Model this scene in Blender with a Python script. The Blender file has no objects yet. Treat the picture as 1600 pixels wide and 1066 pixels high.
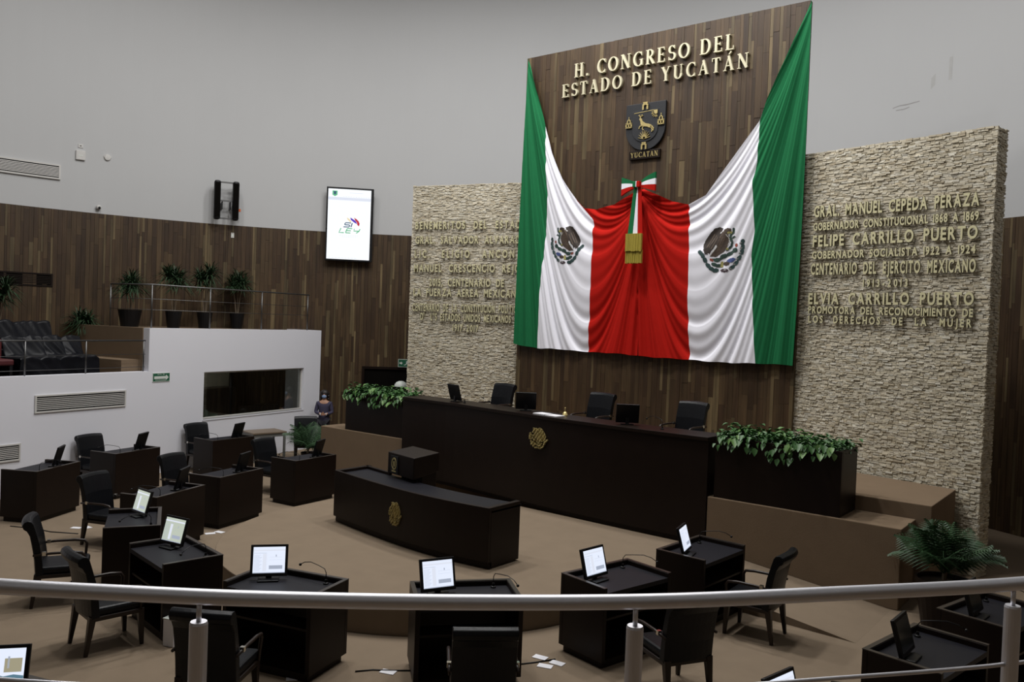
import bpy, math, random
import numpy as np
from mathutils import Vector, Matrix
random.seed(7); rng = np.random.default_rng(7)
SC = bpy.context.scene; COL = SC.collection
PI = math.pi; R = math.radians

# ------------------------------------------------------------ camera, world, lights, exposure
def make_camera():
    f, P, RO, Y = 1300.0, R(1.2846), R(2.1607), R(37.868)
    fw = Vector((-math.sin(Y)*math.cos(P), math.cos(Y)*math.cos(P), -math.sin(P)))
    r0 = Vector((math.cos(Y), math.sin(Y), 0)); u0 = r0.cross(fw)
    c, s = math.cos(RO), math.sin(RO)
    rt = c*r0 + s*u0; up = -s*r0 + c*u0
    cam = bpy.data.cameras.new('camera'); o = bpy.data.objects.new('camera', cam); COL.objects.link(o)
    m = Matrix.Identity(4)
    for i in range(3): m[i][0], m[i][1], m[i][2] = rt[i], up[i], -fw[i]
    m[0][3], m[1][3], m[2][3] = 0, 0, 3.7
    o.matrix_world = m
    cam.sensor_width = 36; cam.lens = f/1600*36; cam.clip_start = .05; cam.clip_end = 200
    SC.camera = o
make_camera()
w = bpy.data.worlds.new('world'); SC.world = w; w.use_nodes = True
w.node_tree.nodes['Background'].inputs[0].default_value = (.9, .95, 1, 1)
w.node_tree.nodes['Background'].inputs[1].default_value = .05
SC.view_settings.view_transform = 'Standard'; SC.view_settings.look = 'None'
SC.view_settings.gamma = 1; SC.view_settings.use_curve_mapping = False
SC.view_settings.exposure = 0.0
CX, CY, RW, ZW, ZT = -8.75, 6.9, 13.4, 6.1, 14.6
LAMPS = [(-8.5, 10.2, 1.5), (-12.6, 9.6, 1.2), (-4.6, 10.2, .55), (-8.5, 5.2, .8), (-13.0, 4.8, .55), (-8.5, 13.6, .9), (-16.4, 8.6, .55), (-4.6, 12.8, .75), (-12.6, 13.4, .7)]
for i, (x, y, k) in enumerate(LAMPS):
    l = bpy.data.lights.new('lamp', 'AREA'); l.shape = 'DISK'; l.size = .9; l.energy = 330*k; l.color = (1.0, .985, .965)
    o = bpy.data.objects.new('ceiling_lamp_light', l); o.location = (x, y, ZT-.32); COL.objects.link(o)

# ------------------------------------------------------------ materials
def newmat(name):
    m = bpy.data.materials.new(name); m.use_nodes = True
    return m, m.node_tree.nodes, m.node_tree.links, m.node_tree.nodes['Principled BSDF']
def mat(name, c, rough=.6, metal=0, noise=0, nscale=8, bump=0, bscale=60, spec=.5, coat=0):
    m, N, L, b = newmat(name)
    b.inputs['Base Color'].default_value = (*c, 1); b.inputs['Roughness'].default_value = rough
    b.inputs['Metallic'].default_value = metal; b.inputs['Specular IOR Level'].default_value = spec
    b.inputs['Coat Weight'].default_value = coat
    tc = N.new('ShaderNodeTexCoord')
    if noise:
        t = N.new('ShaderNodeTexNoise'); t.inputs['Scale'].default_value = nscale; t.inputs['Detail'].default_value = 6
        r = N.new('ShaderNodeMix'); r.data_type = 'RGBA'
        r.inputs[6].default_value = (*[v*(1-noise) for v in c], 1); r.inputs[7].default_value = (*[min(1, v*(1+noise)) for v in c], 1)
        L.new(tc.outputs['Object'], t.inputs[0]); L.new(t.outputs[0], r.inputs[0]); L.new(r.outputs[2], b.inputs['Base Color'])
    if bump:
        t2 = N.new('ShaderNodeTexNoise'); t2.inputs['Scale'].default_value = bscale; t2.inputs['Detail'].default_value = 4
        bp = N.new('ShaderNodeBump'); bp.inputs['Strength'].default_value = bump; bp.inputs['Distance'].default_value = .01
        L.new(tc.outputs['Object'], t2.inputs[0]); L.new(t2.outputs[0], bp.inputs['Height']); L.new(bp.outputs[0], b.inputs['Normal'])
    return m
def emit(name, c, s=1):
    m, N, L, b = newmat(name)
    b.inputs['Base Color'].default_value = (0.01, .01, .01, 1)
    b.inputs['Emission Color'].default_value = (*c, 1); b.inputs['Emission Strength'].default_value = s
    b.inputs['Roughness'].default_value = .3
    return m
def colmat(name, rough=.6, grain=None, metal=0, spec=.5, bump=0, bscale=40):
    """colour from the mesh's face colours (each plank, stone or piece its own), with grain on top"""
    m, N, L, b = newmat(name)
    a = N.new('ShaderNodeAttribute'); a.attribute_name = 'Col'
    b.inputs['Roughness'].default_value = rough; b.inputs['Metallic'].default_value = metal; b.inputs['Specular IOR Level'].default_value = spec
    out = a.outputs['Color']
    tc = N.new('ShaderNodeTexCoord')
    if grain:
        mp = N.new('ShaderNodeMapping'); mp.inputs['Scale'].default_value = grain[0]
        t = N.new('ShaderNodeTexNoise'); t.inputs['Scale'].default_value = 1; t.inputs['Detail'].default_value = 6
        cr = N.new('ShaderNodeMapRange'); cr.inputs[3].default_value = 1-grain[1]; cr.inputs[4].default_value = 1+grain[1]
        cr.inputs[1].default_value = .3; cr.inputs[2].default_value = .7
        mx = N.new('ShaderNodeVectorMath'); mx.operation = 'SCALE'
        L.new(tc.outputs['Object'], mp.inputs[0]); L.new(mp.outputs[0], t.inputs[0]); L.new(t.outputs[0], cr.inputs[0])
        L.new(out, mx.inputs[0]); L.new(cr.outputs[0], mx.inputs['Scale']); out = mx.outputs[0]
    L.new(out, b.inputs['Base Color'])
    if bump:
        t2 = N.new('ShaderNodeTexNoise'); t2.inputs['Scale'].default_value = bscale
        bp = N.new('ShaderNodeBump'); bp.inputs['Strength'].default_value = bump; bp.inputs['Distance'].default_value = .01
        L.new(tc.outputs['Object'], t2.inputs[0]); L.new(t2.outputs[0], bp.inputs['Height']); L.new(bp.outputs[0], b.inputs['Normal'])
    return m
M = dict(
    wall=mat('painted_wall', (.475, .48, .485), .85, noise=.025, nscale=.6, bump=.05, bscale=90),
    whitewall=mat('white_wall', (.70, .705, .76), .8, noise=.02, nscale=.7),
    ceil=mat('ceiling', (.55, .55, .55), .9, noise=.03, nscale=1),
    carpet=mat('carpet', (.205, .158, .112), .95, noise=.10, nscale=3.0, bump=.35, bscale=160, spec=.1),
    blockcarpet=mat('block_carpet', (.18, .130, .086), .95, noise=.08, nscale=4, bump=.3, bscale=160, spec=.1),
    planks=colmat('wood_planks', .5, ((14, 14, 1.2), .30), spec=.35, bump=.1),
    stones=colmat('ledger_stone', .9, ((9, 9, 14), .12), spec=.2, bump=.3, bscale=60),
    grout=mat('stone_backing', (.10, .075, .05), .95, noise=.2),
    espresso=mat('espresso_wood', (.0095, .0052, .0036), .42, noise=.25, nscale=5, spec=.2),
    espresso_rim=mat('espresso_edge', (.030, .023, .018), .35, noise=.15, nscale=5),
    chairwood=mat('chair_wood', (.018, .011, .008), .35, noise=.2, spec=.35),
    blacktop=mat('writing_surface', (.007, .007, .011), .5, noise=.1, spec=.22),
    leather=mat('black_leather', (.0055, .006, .0075), .36, noise=.2, nscale=12, bump=.15, bscale=35, spec=.2),
    plastic=mat('black_plastic', (.005, .005, .006), .4, noise=.1, spec=.3),
    sheet=mat('plastic_sheet', (.004, .0045, .007), .42, noise=.2, spec=.18),
    steel=mat('brushed_steel', (.66, .66, .70), .46, 1, noise=.06, nscale=20), steel2=mat('dull_steel', (.14, .14, .14), .45, 1, noise=.06, nscale=20),
    chrome=mat('chrome', (.7, .68, .62), .2, 1, noise=.03),
    gold=mat('gold', (.62, .50, .22), .38, .75, noise=.12, nscale=20),
    brass=mat('brass', (.50, .42, .19), .5, .45, noise=.12, nscale=12),
    letter=mat('brass_letter', (.62, .58, .36), .5, .15, noise=.14, nscale=3),
    letter_side_shade=mat('shaded_bronze_side', (.10, .085, .045), .5, .3, noise=.1),  # bronze sides darkened, letter shadow put into the colour
    letter2=mat('cream_gold_letter', (.60, .56, .40), .45, .3, noise=.10, nscale=2),
    green=mat('green_cloth', (.012, .135, .050), .85, noise=.06, nscale=5, spec=.12),
    white=mat('white_cloth', (.80, .80, .87), .75, noise=.02, nscale=5, spec=.25),
    red=mat('red_cloth', (.41, .010, .006), .85, noise=.07, nscale=5, spec=.08),
    embl=colmat('printed_emblem', .75, ((30, 30, 30), .25)),
    tassel=mat('gold_fringe', (.34, .27, .03), .7, noise=.18, nscale=30),
    shield=mat('shield_black', (.005, .006, .009), .6, noise=.15),
    dark=mat('dark_void', (.004, .0035, .003), .9, noise=.1, spec=.05),
    leaf=mat('pothos_leaf', (.035, .11, .022), .5, noise=.35, nscale=6),
    leaf2=mat('pale_leaf', (.10, .20, .05), .5, noise=.3, nscale=6),
    yucca_leaf=mat('yucca_leaf', (.014, .040, .012), .6, noise=.35, nscale=5),
    palm=mat('palm_leaf', (.018, .055, .016), .55, noise=.35, nscale=5),
    trunk=mat('plant_trunk', (.16, .12, .08), .8, noise=.2),
    soil=mat('soil', (.03, .02, .014), .95, noise=.3, bump=.4),
    paper=mat('paper', (.72, .72, .76), .7, noise=.02),
    skin=mat('skin', (.36, .19, .12), .55, noise=.05),
    hair=mat('hair', (.012, .008, .007), .5, noise=.2, nscale=30, bump=.6, bscale=60),
    shirt=mat('purple_shirt', (.034, .030, .062), .8, noise=.12, nscale=20),
    trousers=mat('dark_trousers', (.012, .012, .018), .8, noise=.1),
    mask=mat('blue_mask', (.20, .29, .46), .8, noise=.05),
    redseat=mat('red_seat', (.07, .006, .008), .6, noise=.15),
    tablewood=mat('table_wood', (.16, .12, .085), .45, noise=.15),
    tableleg=mat('table_metal', (.16, .16, .15), .5, .3, noise=.1),
    signgreen=mat('sign_green', (.01, .10, .05), .5, noise=.05),
    signwhite=mat('sign_white', (.62, .66, .62), .5, noise=.03),
    ventwhite=mat('vent_white', (.55, .54, .52), .5, noise=.03),
    orange=mat('orange_plastic', (.6, .12, .03), .5, noise=.05),
    lampglow=emit('lamp_glow', (1, .95, .88), 6),
    scr=emit('screen_white', (.80, .86, 1.0), 1.0), scr_dim=emit('screen_dim', (.60, .66, .56), .85), scr_grey=emit('screen_text', (.42, .47, .58), .9),
    scr_green=emit('screen_green', (.15, .55, .28), .9), scr_navy=emit('screen_navy', (.03, .09, .17), 1), scr_red=emit('screen_red', (.5, .02, .05), 1),
    scr_blue=emit('screen_blue', (.09, .03, .50), 1), scr_cream=emit('screen_cream', (.95, .80, .50), .9), scr_pale=emit('screen_pale', (.78, .82, .93), .95),
    scr_off=mat('dark_screen', (.03, .035, .035), .15, noise=.05),
    tv=emit('tv_white', (.93, .96, 1.0), 1.05),
)
gl, N_, L_, b_ = newmat('booth_glass'); M['glass'] = gl
tr_ = N_.new('ShaderNodeBsdfTransparent'); tr_.inputs[0].default_value = (.62, .64, .60, 1); gs_ = N_.new('ShaderNodeBsdfGlossy'); gs_.inputs['Roughness'].default_value = .02
lw_ = N_.new('ShaderNodeLayerWeight'); lw_.inputs[0].default_value = .5; fr_n = N_.new('ShaderNodeMapRange'); fr_n.inputs[3].default_value = .05; fr_n.inputs[4].default_value = .55; L_.new(lw_.outputs['Facing'], fr_n.inputs[0]); mx_ = N_.new('ShaderNodeMixShader')
L_.new(fr_n.outputs[0], mx_.inputs[0]); L_.new(tr_.outputs[0], mx_.inputs[1]); L_.new(gs_.outputs[0], mx_.inputs[2]); L_.new(mx_.outputs[0], N_['Material Output'].inputs[0])
# ------------------------------------------------------------ mesh helpers
class MB:
    def __init__(s): s.v = []; s.f = []; s.c = []
    def add(s, vs, fs, col=None):
        n = len(s.v); s.v += [tuple(v) for v in vs]; s.f += [tuple(i+n for i in f) for f in fs]
        if col is not None: s.c += [col]*len(fs)
        return s
    def box(s, x0, x1, y0, y1, z0, z1, M4=None, col=None):
        vs = [Vector(p) for p in ((x0,y0,z0),(x1,y0,z0),(x1,y1,z0),(x0,y1,z0),(x0,y0,z1),(x1,y0,z1),(x1,y1,z1),(x0,y1,z1))]
        if M4: vs = [M4@v for v in vs]
        return s.add(vs, [(0,3,2,1),(4,5,6,7),(0,1,5,4),(1,2,6,5),(2,3,7,6),(3,0,4,7)], col)
    def taper(s, p0, p1, a0, a1):
        """square post from p0 (half size a0) to p1 (half size a1)"""
        vs = []
        for p, a in ((p0, a0), (p1, a1)):
            for dx, dy in ((-1,-1),(1,-1),(1,1),(-1,1)): vs.append((p[0]+dx*a, p[1]+dy*a, p[2]))
        return s.add(vs, [(0,3,2,1),(4,5,6,7),(0,1,5,4),(1,2,6,5),(2,3,7,6),(3,0,4,7)])
    def prism(s, poly, h0, h1, fn=None, col=None):
        """poly of (a,b); fn(a,b,h)->xyz"""
        fn = fn or (lambda a, b, h: (a, b, h)); n = len(poly)
        vs = [fn(a, b, h0) for a, b in poly]+[fn(a, b, h1) for a, b in poly]
        return s.add(vs, [tuple(range(n))[::-1], tuple(range(n, 2*n))]+[(i, (i+1)%n, n+(i+1)%n, n+i) for i in range(n)], col)
    def tube(s, pts, r, n=8, caps=True):
        pts = [Vector(p) for p in pts]; rs = r if isinstance(r, (list, tuple)) else [r]*len(pts); vs = []; prev = None
        for i, p in enumerate(pts):
            t = (pts[min(i+1, len(pts)-1)]-pts[max(i-1, 0)]).normalized()
            u = prev - t*prev.dot(t) if prev else (Vector((0,0,1)) if abs(t.z) < .9 else Vector((1,0,0))); u = (u - t*u.dot(t)).normalized(); prev = u
            v = t.cross(u)
            vs += [p+rs[i]*(math.cos(2*PI*k/n)*u+math.sin(2*PI*k/n)*v) for k in range(n)]
        fs = [(i*n+k, i*n+(k+1)%n, (i+1)*n+(k+1)%n, (i+1)*n+k) for i in range(len(pts)-1) for k in range(n)]
        if caps: fs += [tuple(range(n))[::-1], tuple(range((len(pts)-1)*n, len(pts)*n))]
        return s.add(vs, fs)
    def lathe(s, prof, c=(0,0,0), n=20, a0=0, a1=2*PI):
        vs = []; m = len(prof); full = abs(a1-a0-2*PI) < 1e-6; k = n if full else n+1
        for i in range(k):
            a = a0+(a1-a0)*i/n
            vs += [(c[0]+r*math.cos(a), c[1]+r*math.sin(a), c[2]+z) for r, z in prof]
        fs = []
        for i in range(n):
            j = (i+1)%k
            fs += [(i*m+q, j*m+q, j*m+q+1, i*m+q+1) for q in range(m-1)]
        return s.add(vs, fs)
    def ball(s, c, r, n=10, sc=(1,1,1), M4=None):
        vs = []; fs = []; h = n
        for i in range(h+1):
            th = PI*i/h
            for k in range(2*n):
                ph = PI*k/n; p = Vector((r*sc[0]*math.sin(th)*math.cos(ph), r*sc[1]*math.sin(th)*math.sin(ph), r*sc[2]*math.cos(th)))
                if M4: p = M4@p
                vs.append(p+Vector(c))
        for i in range(h):
            for k in range(2*n): fs.append((i*2*n+k, (i+1)*2*n+k, (i+1)*2*n+(k+1)%(2*n), i*2*n+(k+1)%(2*n)))
        return s.add(vs, fs)
    def mesh(s, name, m, smooth=False):
        me = bpy.data.meshes.new(name); me.from_pydata([tuple(v) for v in s.v], [], s.f)
        if s.c:
            a = me.attributes.new('Col', 'FLOAT_COLOR', 'FACE')
            a.data.foreach_set('color', np.array([(*c, 1) for c in s.c], dtype=np.float32).ravel())
        me.materials.append(m if not isinstance(m, str) else M[m])
        if smooth: me.polygons.foreach_set('use_smooth', [True]*len(me.polygons))
        me.update(); return me
    def obj(s, name, m, parent=None, smooth=False, bevel=0, loc=None, rot=None, subsurf=0):
        o = bpy.data.objects.new(name, s.mesh(name, m, smooth)); COL.objects.link(o)
        if parent: o.parent = parent
        if loc: o.location = loc
        if rot: o.rotation_euler = rot
        if bevel:
            b = o.modifiers.new('bevel', 'BEVEL'); b.width = bevel; b.segments = 2; b.limit_method = 'ANGLE'; b.angle_limit = R(40)
        if subsurf:
            b = o.modifiers.new('sub', 'SUBSURF'); b.levels = b.render_levels = subsurf
        return o
def tag(o, label=None, cat=None, group=None, kind=None):
    if label: o['label'] = label
    if cat: o['category'] = cat
    if group: o['group'] = group
    if kind: o['kind'] = kind
    return o
def thing(name, label, cat, loc=(0,0,0), rz=0, group=None, kind=None):
    o = bpy.data.objects.new(name, None); COL.objects.link(o); o.location = loc; o.rotation_euler = (0, 0, rz)
    o.empty_display_size = .1
    return tag(o, label, cat, group, kind)
def shell(name): return thing(name, None, None, kind='structure')
KIDS = {}
def copy_tree(o, parent=None, depth=0):
    c = o.copy(); COL.objects.link(c)
    if parent: c.parent = parent
    for ch in [x for x in o.children]: copy_tree(ch, c)
    return c
def fast_boxes(name, org, ex, ey, ez, cols, m, parent=None):
    """many boxes at once: corner org, edge vectors ex,ey,ez (n,3)"""
    n = len(org); V = np.empty((n, 8, 3))
    for i, (a, b, c) in enumerate(((0,0,0),(1,0,0),(1,1,0),(0,1,0),(0,0,1),(1,0,1),(1,1,1),(0,1,1))): V[:, i] = org+a*ex+b*ey+c*ez
    F = np.array([(0,3,2,1),(4,5,6,7),(0,1,5,4),(1,2,6,5),(2,3,7,6),(3,0,4,7)])
    F = (F[None]+8*np.arange(n)[:, None, None]).reshape(-1, 4)
    me = bpy.data.meshes.new(name); me.vertices.add(8*n); me.vertices.foreach_set('co', V.ravel())
    me.loops.add(F.size); me.loops.foreach_set('vertex_index', F.ravel().astype(np.int32))
    me.polygons.add(len(F)); me.polygons.foreach_set('loop_start', (np.arange(len(F))*4).astype(np.int32))
    try: me.polygons.foreach_set('loop_total', np.full(len(F), 4, dtype=np.int32))
    except Exception: pass
    me.update(calc_edges=True); me.validate(); me.polygons.foreach_set('use_smooth', [False]*len(me.polygons))
    a = me.attributes.new('Col', 'FLOAT_COLOR', 'FACE')
    c4 = np.c_[np.repeat(cols, 6, axis=0), np.ones(6*n)].astype(np.float32); a.data.foreach_set('color', c4.ravel())
    me.materials.append(M[m]); o = bpy.data.objects.new(name, me); COL.objects.link(o)
    if parent: o.parent = parent
    return o

# ------------------------------------------------------------ large structure
def cylp(a, r, z=0): a = R(a); return (CX+r*math.cos(a), CY+r*math.sin(a), z)
fl = MB(); n = 96
fl.add([cylp(360*i/n, RW+.3, 0) for i in range(n)]+[cylp(360*i/n, RW+.3, -.2) for i in range(n)], [tuple(range(n)), tuple(range(n, 2*n))[::-1]]+[(i, n+i, n+(i+1)%n, (i+1)%n) for i in range(n)])
tag(fl.obj('floor', 'carpet'), kind='structure')
cl = MB(); cl.add([cylp(360*i/n, RW+.3, ZT) for i in range(n)]+[cylp(360*i/n, RW+.3, ZT+.2) for i in range(n)], [tuple(range(n))[::-1], tuple(range(n, 2*n))]+[(i, (i+1)%n, n+(i+1)%n, n+i) for i in range(n)])
tag(cl.obj('ceiling', 'ceil'), kind='structure')
n = 160; wb = MB()
wb.add([cylp(360*i/n, r, z) for i in range(n) for r, z in ((RW, ZW), (RW, ZT), (RW+.25, ZT), (RW+.25, ZW))], [f for i in range(n) for k in range(4) for f in [(i*4+k, i*4+(k+1)%4, ((i+1)%n)*4+(k+1)%4, ((i+1)%n)*4+k)]])
wall_up = tag(wb.obj('wall_back', 'wall', smooth=False), kind='structure')
wl = MB()
wl.add([cylp(360*i/n, r, z) for i in range(n) for r, z in ((RW+.02, 0), (RW+.02, ZW), (RW+.25, ZW), (RW+.25, 0))], [f for i in range(n) for k in range(4) for f in [(i*4+k, i*4+(k+1)%4, ((i+1)%n)*4+(k+1)%4, ((i+1)%n)*4+k)]])
wall_low = tag(wl.obj('wall_wainscot', 'grout'), kind='structure')
def plank_cols(n, w=None):
    base = np.array([[.058, .035, .0165], [.050, .029, .0140], [.068, .042, .0200], [.044, .025, .0125]])[rng.integers(0, 4, n)]
    hl = rng.random(n) < (.13 if w is None else np.where(w < .075, .42, .03))
    base = base*rng.uniform(.85, 1.15, (n, 1)); base[hl] = np.array([.125, .090, .045])*rng.uniform(.55, 1.15, (hl.sum(), 1)); return base
def cyl_planks():
    O = []; X = []; Y = []; Z = []
    a = 40.0; WW = []
    while a < 200:
        wd = rng.choice([.055, .065, .10, .12]); dw = math.degrees(wd/RW)
        z = -rng.uniform(0, 1.2)
        while z < ZW:
            h = rng.uniform(.5, 1.7); z0 = max(z, 0); z1 = min(z+h, ZW-.004)
            if z1-z0 > .02:
                r = RW-.03-rng.uniform(0, .007)
                p0 = np.array(cylp(a+.01, r)); p1 = np.array(cylp(a+dw-.01, r)); q = np.array(cylp(a+.01, RW+.02))
                WW.append(wd); O.append(p0+[0,0,z0+.002]); X.append(p1-p0); Y.append(q-p0); Z.append([0,0,z1-z0-.003])
            z += h
        a += dw
    O = np.array(O); fast_boxes('plank', O, np.array(X), np.array(Y), np.array(Z), plank_cols(len(O), np.array(WW)), 'planks', wall_low)['kind'] = 'stuff'
cyl_planks()
def scuff(P_, wd, mt):
    m = MB()
    for i in range(len(P_)-1):
        (a0, z0), (a1, z1) = P_[i], P_[i+1]; r_ = RW-.003
        m.add([cylp(a0, r_, z0-wd), cylp(a1, r_, z1-wd), cylp(a1, r_, z1+wd), cylp(a0, r_, z0+wd)], [(0,1,2,3)])
    o = m.obj('scuff_mark', mt, wall_up); return o
M['scuff'] = mat('scuff_grey', (.30, .29, .29), .85, noise=.1); M['smudge'] = mat('smudge_grey', (.425, .425, .42), .85, noise=.08, nscale=12)
scuff([(73.28, 8.76), (72.6, 8.79), (72.0, 8.785), (70.64, 8.80)], .010, 'scuff'); scuff([(72.94, 8.70), (72.2, 8.695), (71.62, 8.72)], .009, 'scuff')
scuff([(67.95, 9.35), (67.65, 9.35)], .24, 'smudge'); scuff([(69.6, 9.12), (69.2, 9.2)], .12, 'smudge')
# tall centre panel of wood
PY = 15.35; PX0, PX1, PZ = -11.79, -5.30, 9.80
wp = thing('wood_panel', 'tall dark wooden panel of narrow vertical strips behind the draped flag', 'panel', (0, 0, 0))
MB().box(PX0+.02, PX1-.02, PY+.03, PY+.115, 0, PZ-.01).obj('panel_core', 'grout', wp)
O = []; X = []; Z = []; WW = []; x = PX0
while x < PX1-.02:
    wd = min(rng.choice([.055, .065, .10, .12]), PX1-x); z = -rng.uniform(0, 1.2)
    while z < PZ:
        h = rng.uniform(.45, 1.5); z0 = max(z, 0); z1 = min(z+h, PZ)
        if z1-z0 > .02: WW.append(wd); O.append((x+.001, PY-rng.uniform(0, .008), z0+.0015)); X.append((wd-.003, 0, 0)); Z.append((0, 0, z1-z0-.003))
        z += h
    x += wd
O = np.array(O); fast_boxes('plank', O, np.array(X), np.tile([0, .11, 0], (len(O), 1)), np.array(Z), plank_cols(len(O), np.array(WW)), 'planks', wp)['kind'] = 'stuff'
# two stone panels
def stone_panel(a, d, L, label, out, name='stone_panel'):
    """a start, d unit direction along the wall, out = unit direction towards the room"""
    t = thing(name, label, 'panel', (0, 0, 0)); a = np.array(a); d = np.array(d); out = np.array(out); TH = .36; ZS = 6.98
    mb = MB(); q = lambda s, h, z: tuple(a+d*s-out*h+np.array([0, 0, z]))
    mb.add([q(.03,.03,0), q(L-.03,.03,0), q(L-.03,TH,0), q(.03,TH,0), q(.03,.03,ZS-.02), q(L-.03,.03,ZS-.02), q(L-.03,TH,ZS-.02), q(.03,TH,ZS-.02)], [(0,3,2,1),(4,5,6,7),(0,1,5,4),(1,2,6,5),(2,3,7,6),(3,0,4,7)])
    mb.obj('backing', 'grout', t)
    O = []; X = []; Y = []; Z = []
    def field(o, dd, LL, nrm, dep):
        z = 0
        while z < ZS:
            h = rng.uniform(.018, .034); s = -rng.uniform(0, .1)
            while s < LL:
                ww = rng.uniform(.045, .14); s0 = max(s, 0); s1 = min(s+ww, LL)
                if s1-s0 > .012:
                    p = rng.uniform(-.008, .013); hz = h*rng.uniform(.75, .98); dz = rng.uniform(0, h-hz)+rng.uniform(-.004, .004)
                    O.append(o+dd*(s0+.003)+nrm*p+np.array([0,0,z+dz])); X.append(dd*(s1-s0-.006)+np.array([0, 0, rng.uniform(-.004, .004)])+nrm*rng.uniform(-.006, .006)); Y.append(-nrm*(dep+p)); Z.append(np.array([0, 0, hz]))
                s += ww
            z += h
    field(a, d, L, out, .05)
    field(a+d*L, -out, TH, d, .04)
    # top course
    O = np.array(O); n = len(O); pal = np.array([[.58, .53, .42], [.53, .48, .37], [.61, .57, .47], [.47, .41, .30], [.65, .62, .53]])
    cols = pal[rng.choice(5, n, p=[.3, .27, .2, .13, .1])]*rng.uniform(.90, 1.08, (n, 1))
    fast_boxes('stone', O, np.array(X), np.array(Y), np.array(Z), cols, 'stones', t)['kind'] = 'stuff'
    return t
dR = (.9703, -.2419, 0); oR = (-.2419, -.9703, 0)
dL = (-.9675, -.2528, 0); oL = (.2528, -.9675, 0)
aR = (-5.45, 15.48, 0); aL = (-12.0, 15.5, 0)
stone_panel(np.array(aR)-np.array(dR)*.15, dR, 3.61, 'rough beige ledger stone wall panel at the right of the flag', oR)
stone_panel(np.array(aL)-np.array(dL)*.1, dL, 2.96, 'rough beige ledger stone wall panel at the left of the flag', oL)

# round platform, ramp, carpeted blocks, dais
pf = MB(); PC = (-8.7, 9.4); PR_ = 3.17; pts = []
for i in range(65):
    a = R(180+180*i/64); pts.append((PC[0]+PR_*math.cos(a), PC[1]+PR_*math.sin(a)))
pts = [(-12.0, 12.3), (-11.9, 9.8)]+pts[2:-1]+[(-5.53, 9.8), (-5.45, 10.5), (-5.45, 12.1)]
pf.prism(pts, 0.001, .32); pf_o = tag(pf.obj('floor_platform', 'carpet', bevel=.01), kind='structure')
rp = MB(); rp.add([(-5.46, 10.6, 0), (-2.72, 10.45, 0), (-2.72, 12.08, 0), (-5.46, 12.08, 0), (-5.46, 10.6, .32), (-5.46, 12.08, .32), (-2.72, 10.45, .0006), (-2.72, 12.08, .0006)], [(4,6,7,5), (0,1,6,4), (3,5,7,2), (0,4,5,3), (1,2,7,6), (0,3,2,1)])
tag(rp.obj('floor_ramp', 'carpet'), kind='structure')
tag(MB().box(-5.44, -2.63, 12.09, 12.92, 0, 1.11).obj('carpeted_block', 'blockcarpet', bevel=.012), 'lower brown carpeted block carrying the right planter box', 'platform')
tag(MB().box(-15.42, -12.66, 12.66, 13.35, 0, 1.11).obj('carpeted_block', 'blockcarpet', bevel=.012), 'brown carpeted block carrying the left planter box', 'platform')
da = MB(); da.prism([(-15.2, 13.36), (-12.64, 13.36), (-12.64, 12.93), (-2.43, 12.93), (-2.43, 14.66), (-5.35, 15.32), (-12.0, 15.32), (-14.6, 14.75)], .002, 1.33)
tag(da.obj('floor_dais', 'blockcarpet', bevel=.012), kind='structure')

# left white booth block with window, lower balcony, upper balcony
WC = Vector((-18.53, 15.12, 0)); WD = Vector((.164, -.986, 0)).normalized(); WN = Vector((.986, .164, 0)).normalized()   # along wall to the near side, outward to the room
def wq(s, h, z): p = WC+WD*s+WN*h; return (p.x, p.y, z)
def wbox(mb, s0, s1, h0, h1, z0, z1, col=None):
    return mb.add([wq(s0,h0,z0), wq(s1,h0,z0), wq(s1,h1,z0), wq(s0,h1,z0), wq(s0,h0,z1), wq(s1,h0,z1), wq(s1,h1,z1), wq(s0,h1,z1)], [(0,3,2,1),(4,5,6,7),(0,1,5,4),(1,2,6,5),(2,3,7,6),(3,0,4,7)], col)
ww = MB(); ZU, ZL = 3.27, 2.31; W0, W1, WZ0, WZ1 = .66, 4.06, 1.11, 2.24
wbox(ww, 0, W0, -.2, 0, 0, ZU); wbox(ww, W0, W1, -.2, 0, 0, WZ0); wbox(ww, W0, W1, -.2, 0, WZ1, ZU); wbox(ww, W1, 5.6, -.2, 0, 0, ZU)
wbox(ww, 5.6, 14.5, -.2, 0, 0, ZL); wbox(ww, 0, .2, -1.2, -.2, 0, ZU)
wl_ = tag(ww.obj('wall_left', 'whitewall'), kind='structure')
sl = MB(); wbox(sl, 0.2, 5.55, -3.1, -.2, ZU-.2, ZU-.03); tag(sl.obj('floor_balcony', 'blockcarpet'), kind='structure')
sl = MB(); wbox(sl, 5.6, 14.5, -3.4, -.2, ZL-.3, ZL-.12); tag(sl.obj('floor_balcony', 'blockcarpet'), kind='structure')
bb = MB(); wbox(bb, 5.5, 5.62, -3.2, -.2, ZL-.1, ZU); wbox(bb, 5.6, 6.1, -2.8, -.25, ZL-.12, ZL+.25); tag(bb.obj('wall_riser', 'blockcarpet'), kind='structure')
wn = thing('window_1', None, None, kind='structure')
fr = MB(); e = .035
wbox(fr, W0-.0, W0+e, -.14, -.06, WZ0, WZ1); wbox(fr, W1-e, W1, -.14, -.06, WZ0, WZ1); wbox(fr, W0+e, W1-e, -.14, -.06, WZ0, WZ0+e); wbox(fr, W0+e, W1-e, -.14, -.06, WZ1-e, WZ1)
fr.obj('window_frame', 'ventwhite', wn)
gp = MB(); wbox(gp, W0+e, W1-e, -.105, -.095, WZ0+e, WZ1-e); gp.obj('pane', 'glass', wn)
sb = MB(); wbox(sb, W0-.02, W1+.02, -.06, .015, WZ0-.03, WZ0); sb.obj('window_sill', 'whitewall', wn)
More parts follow.
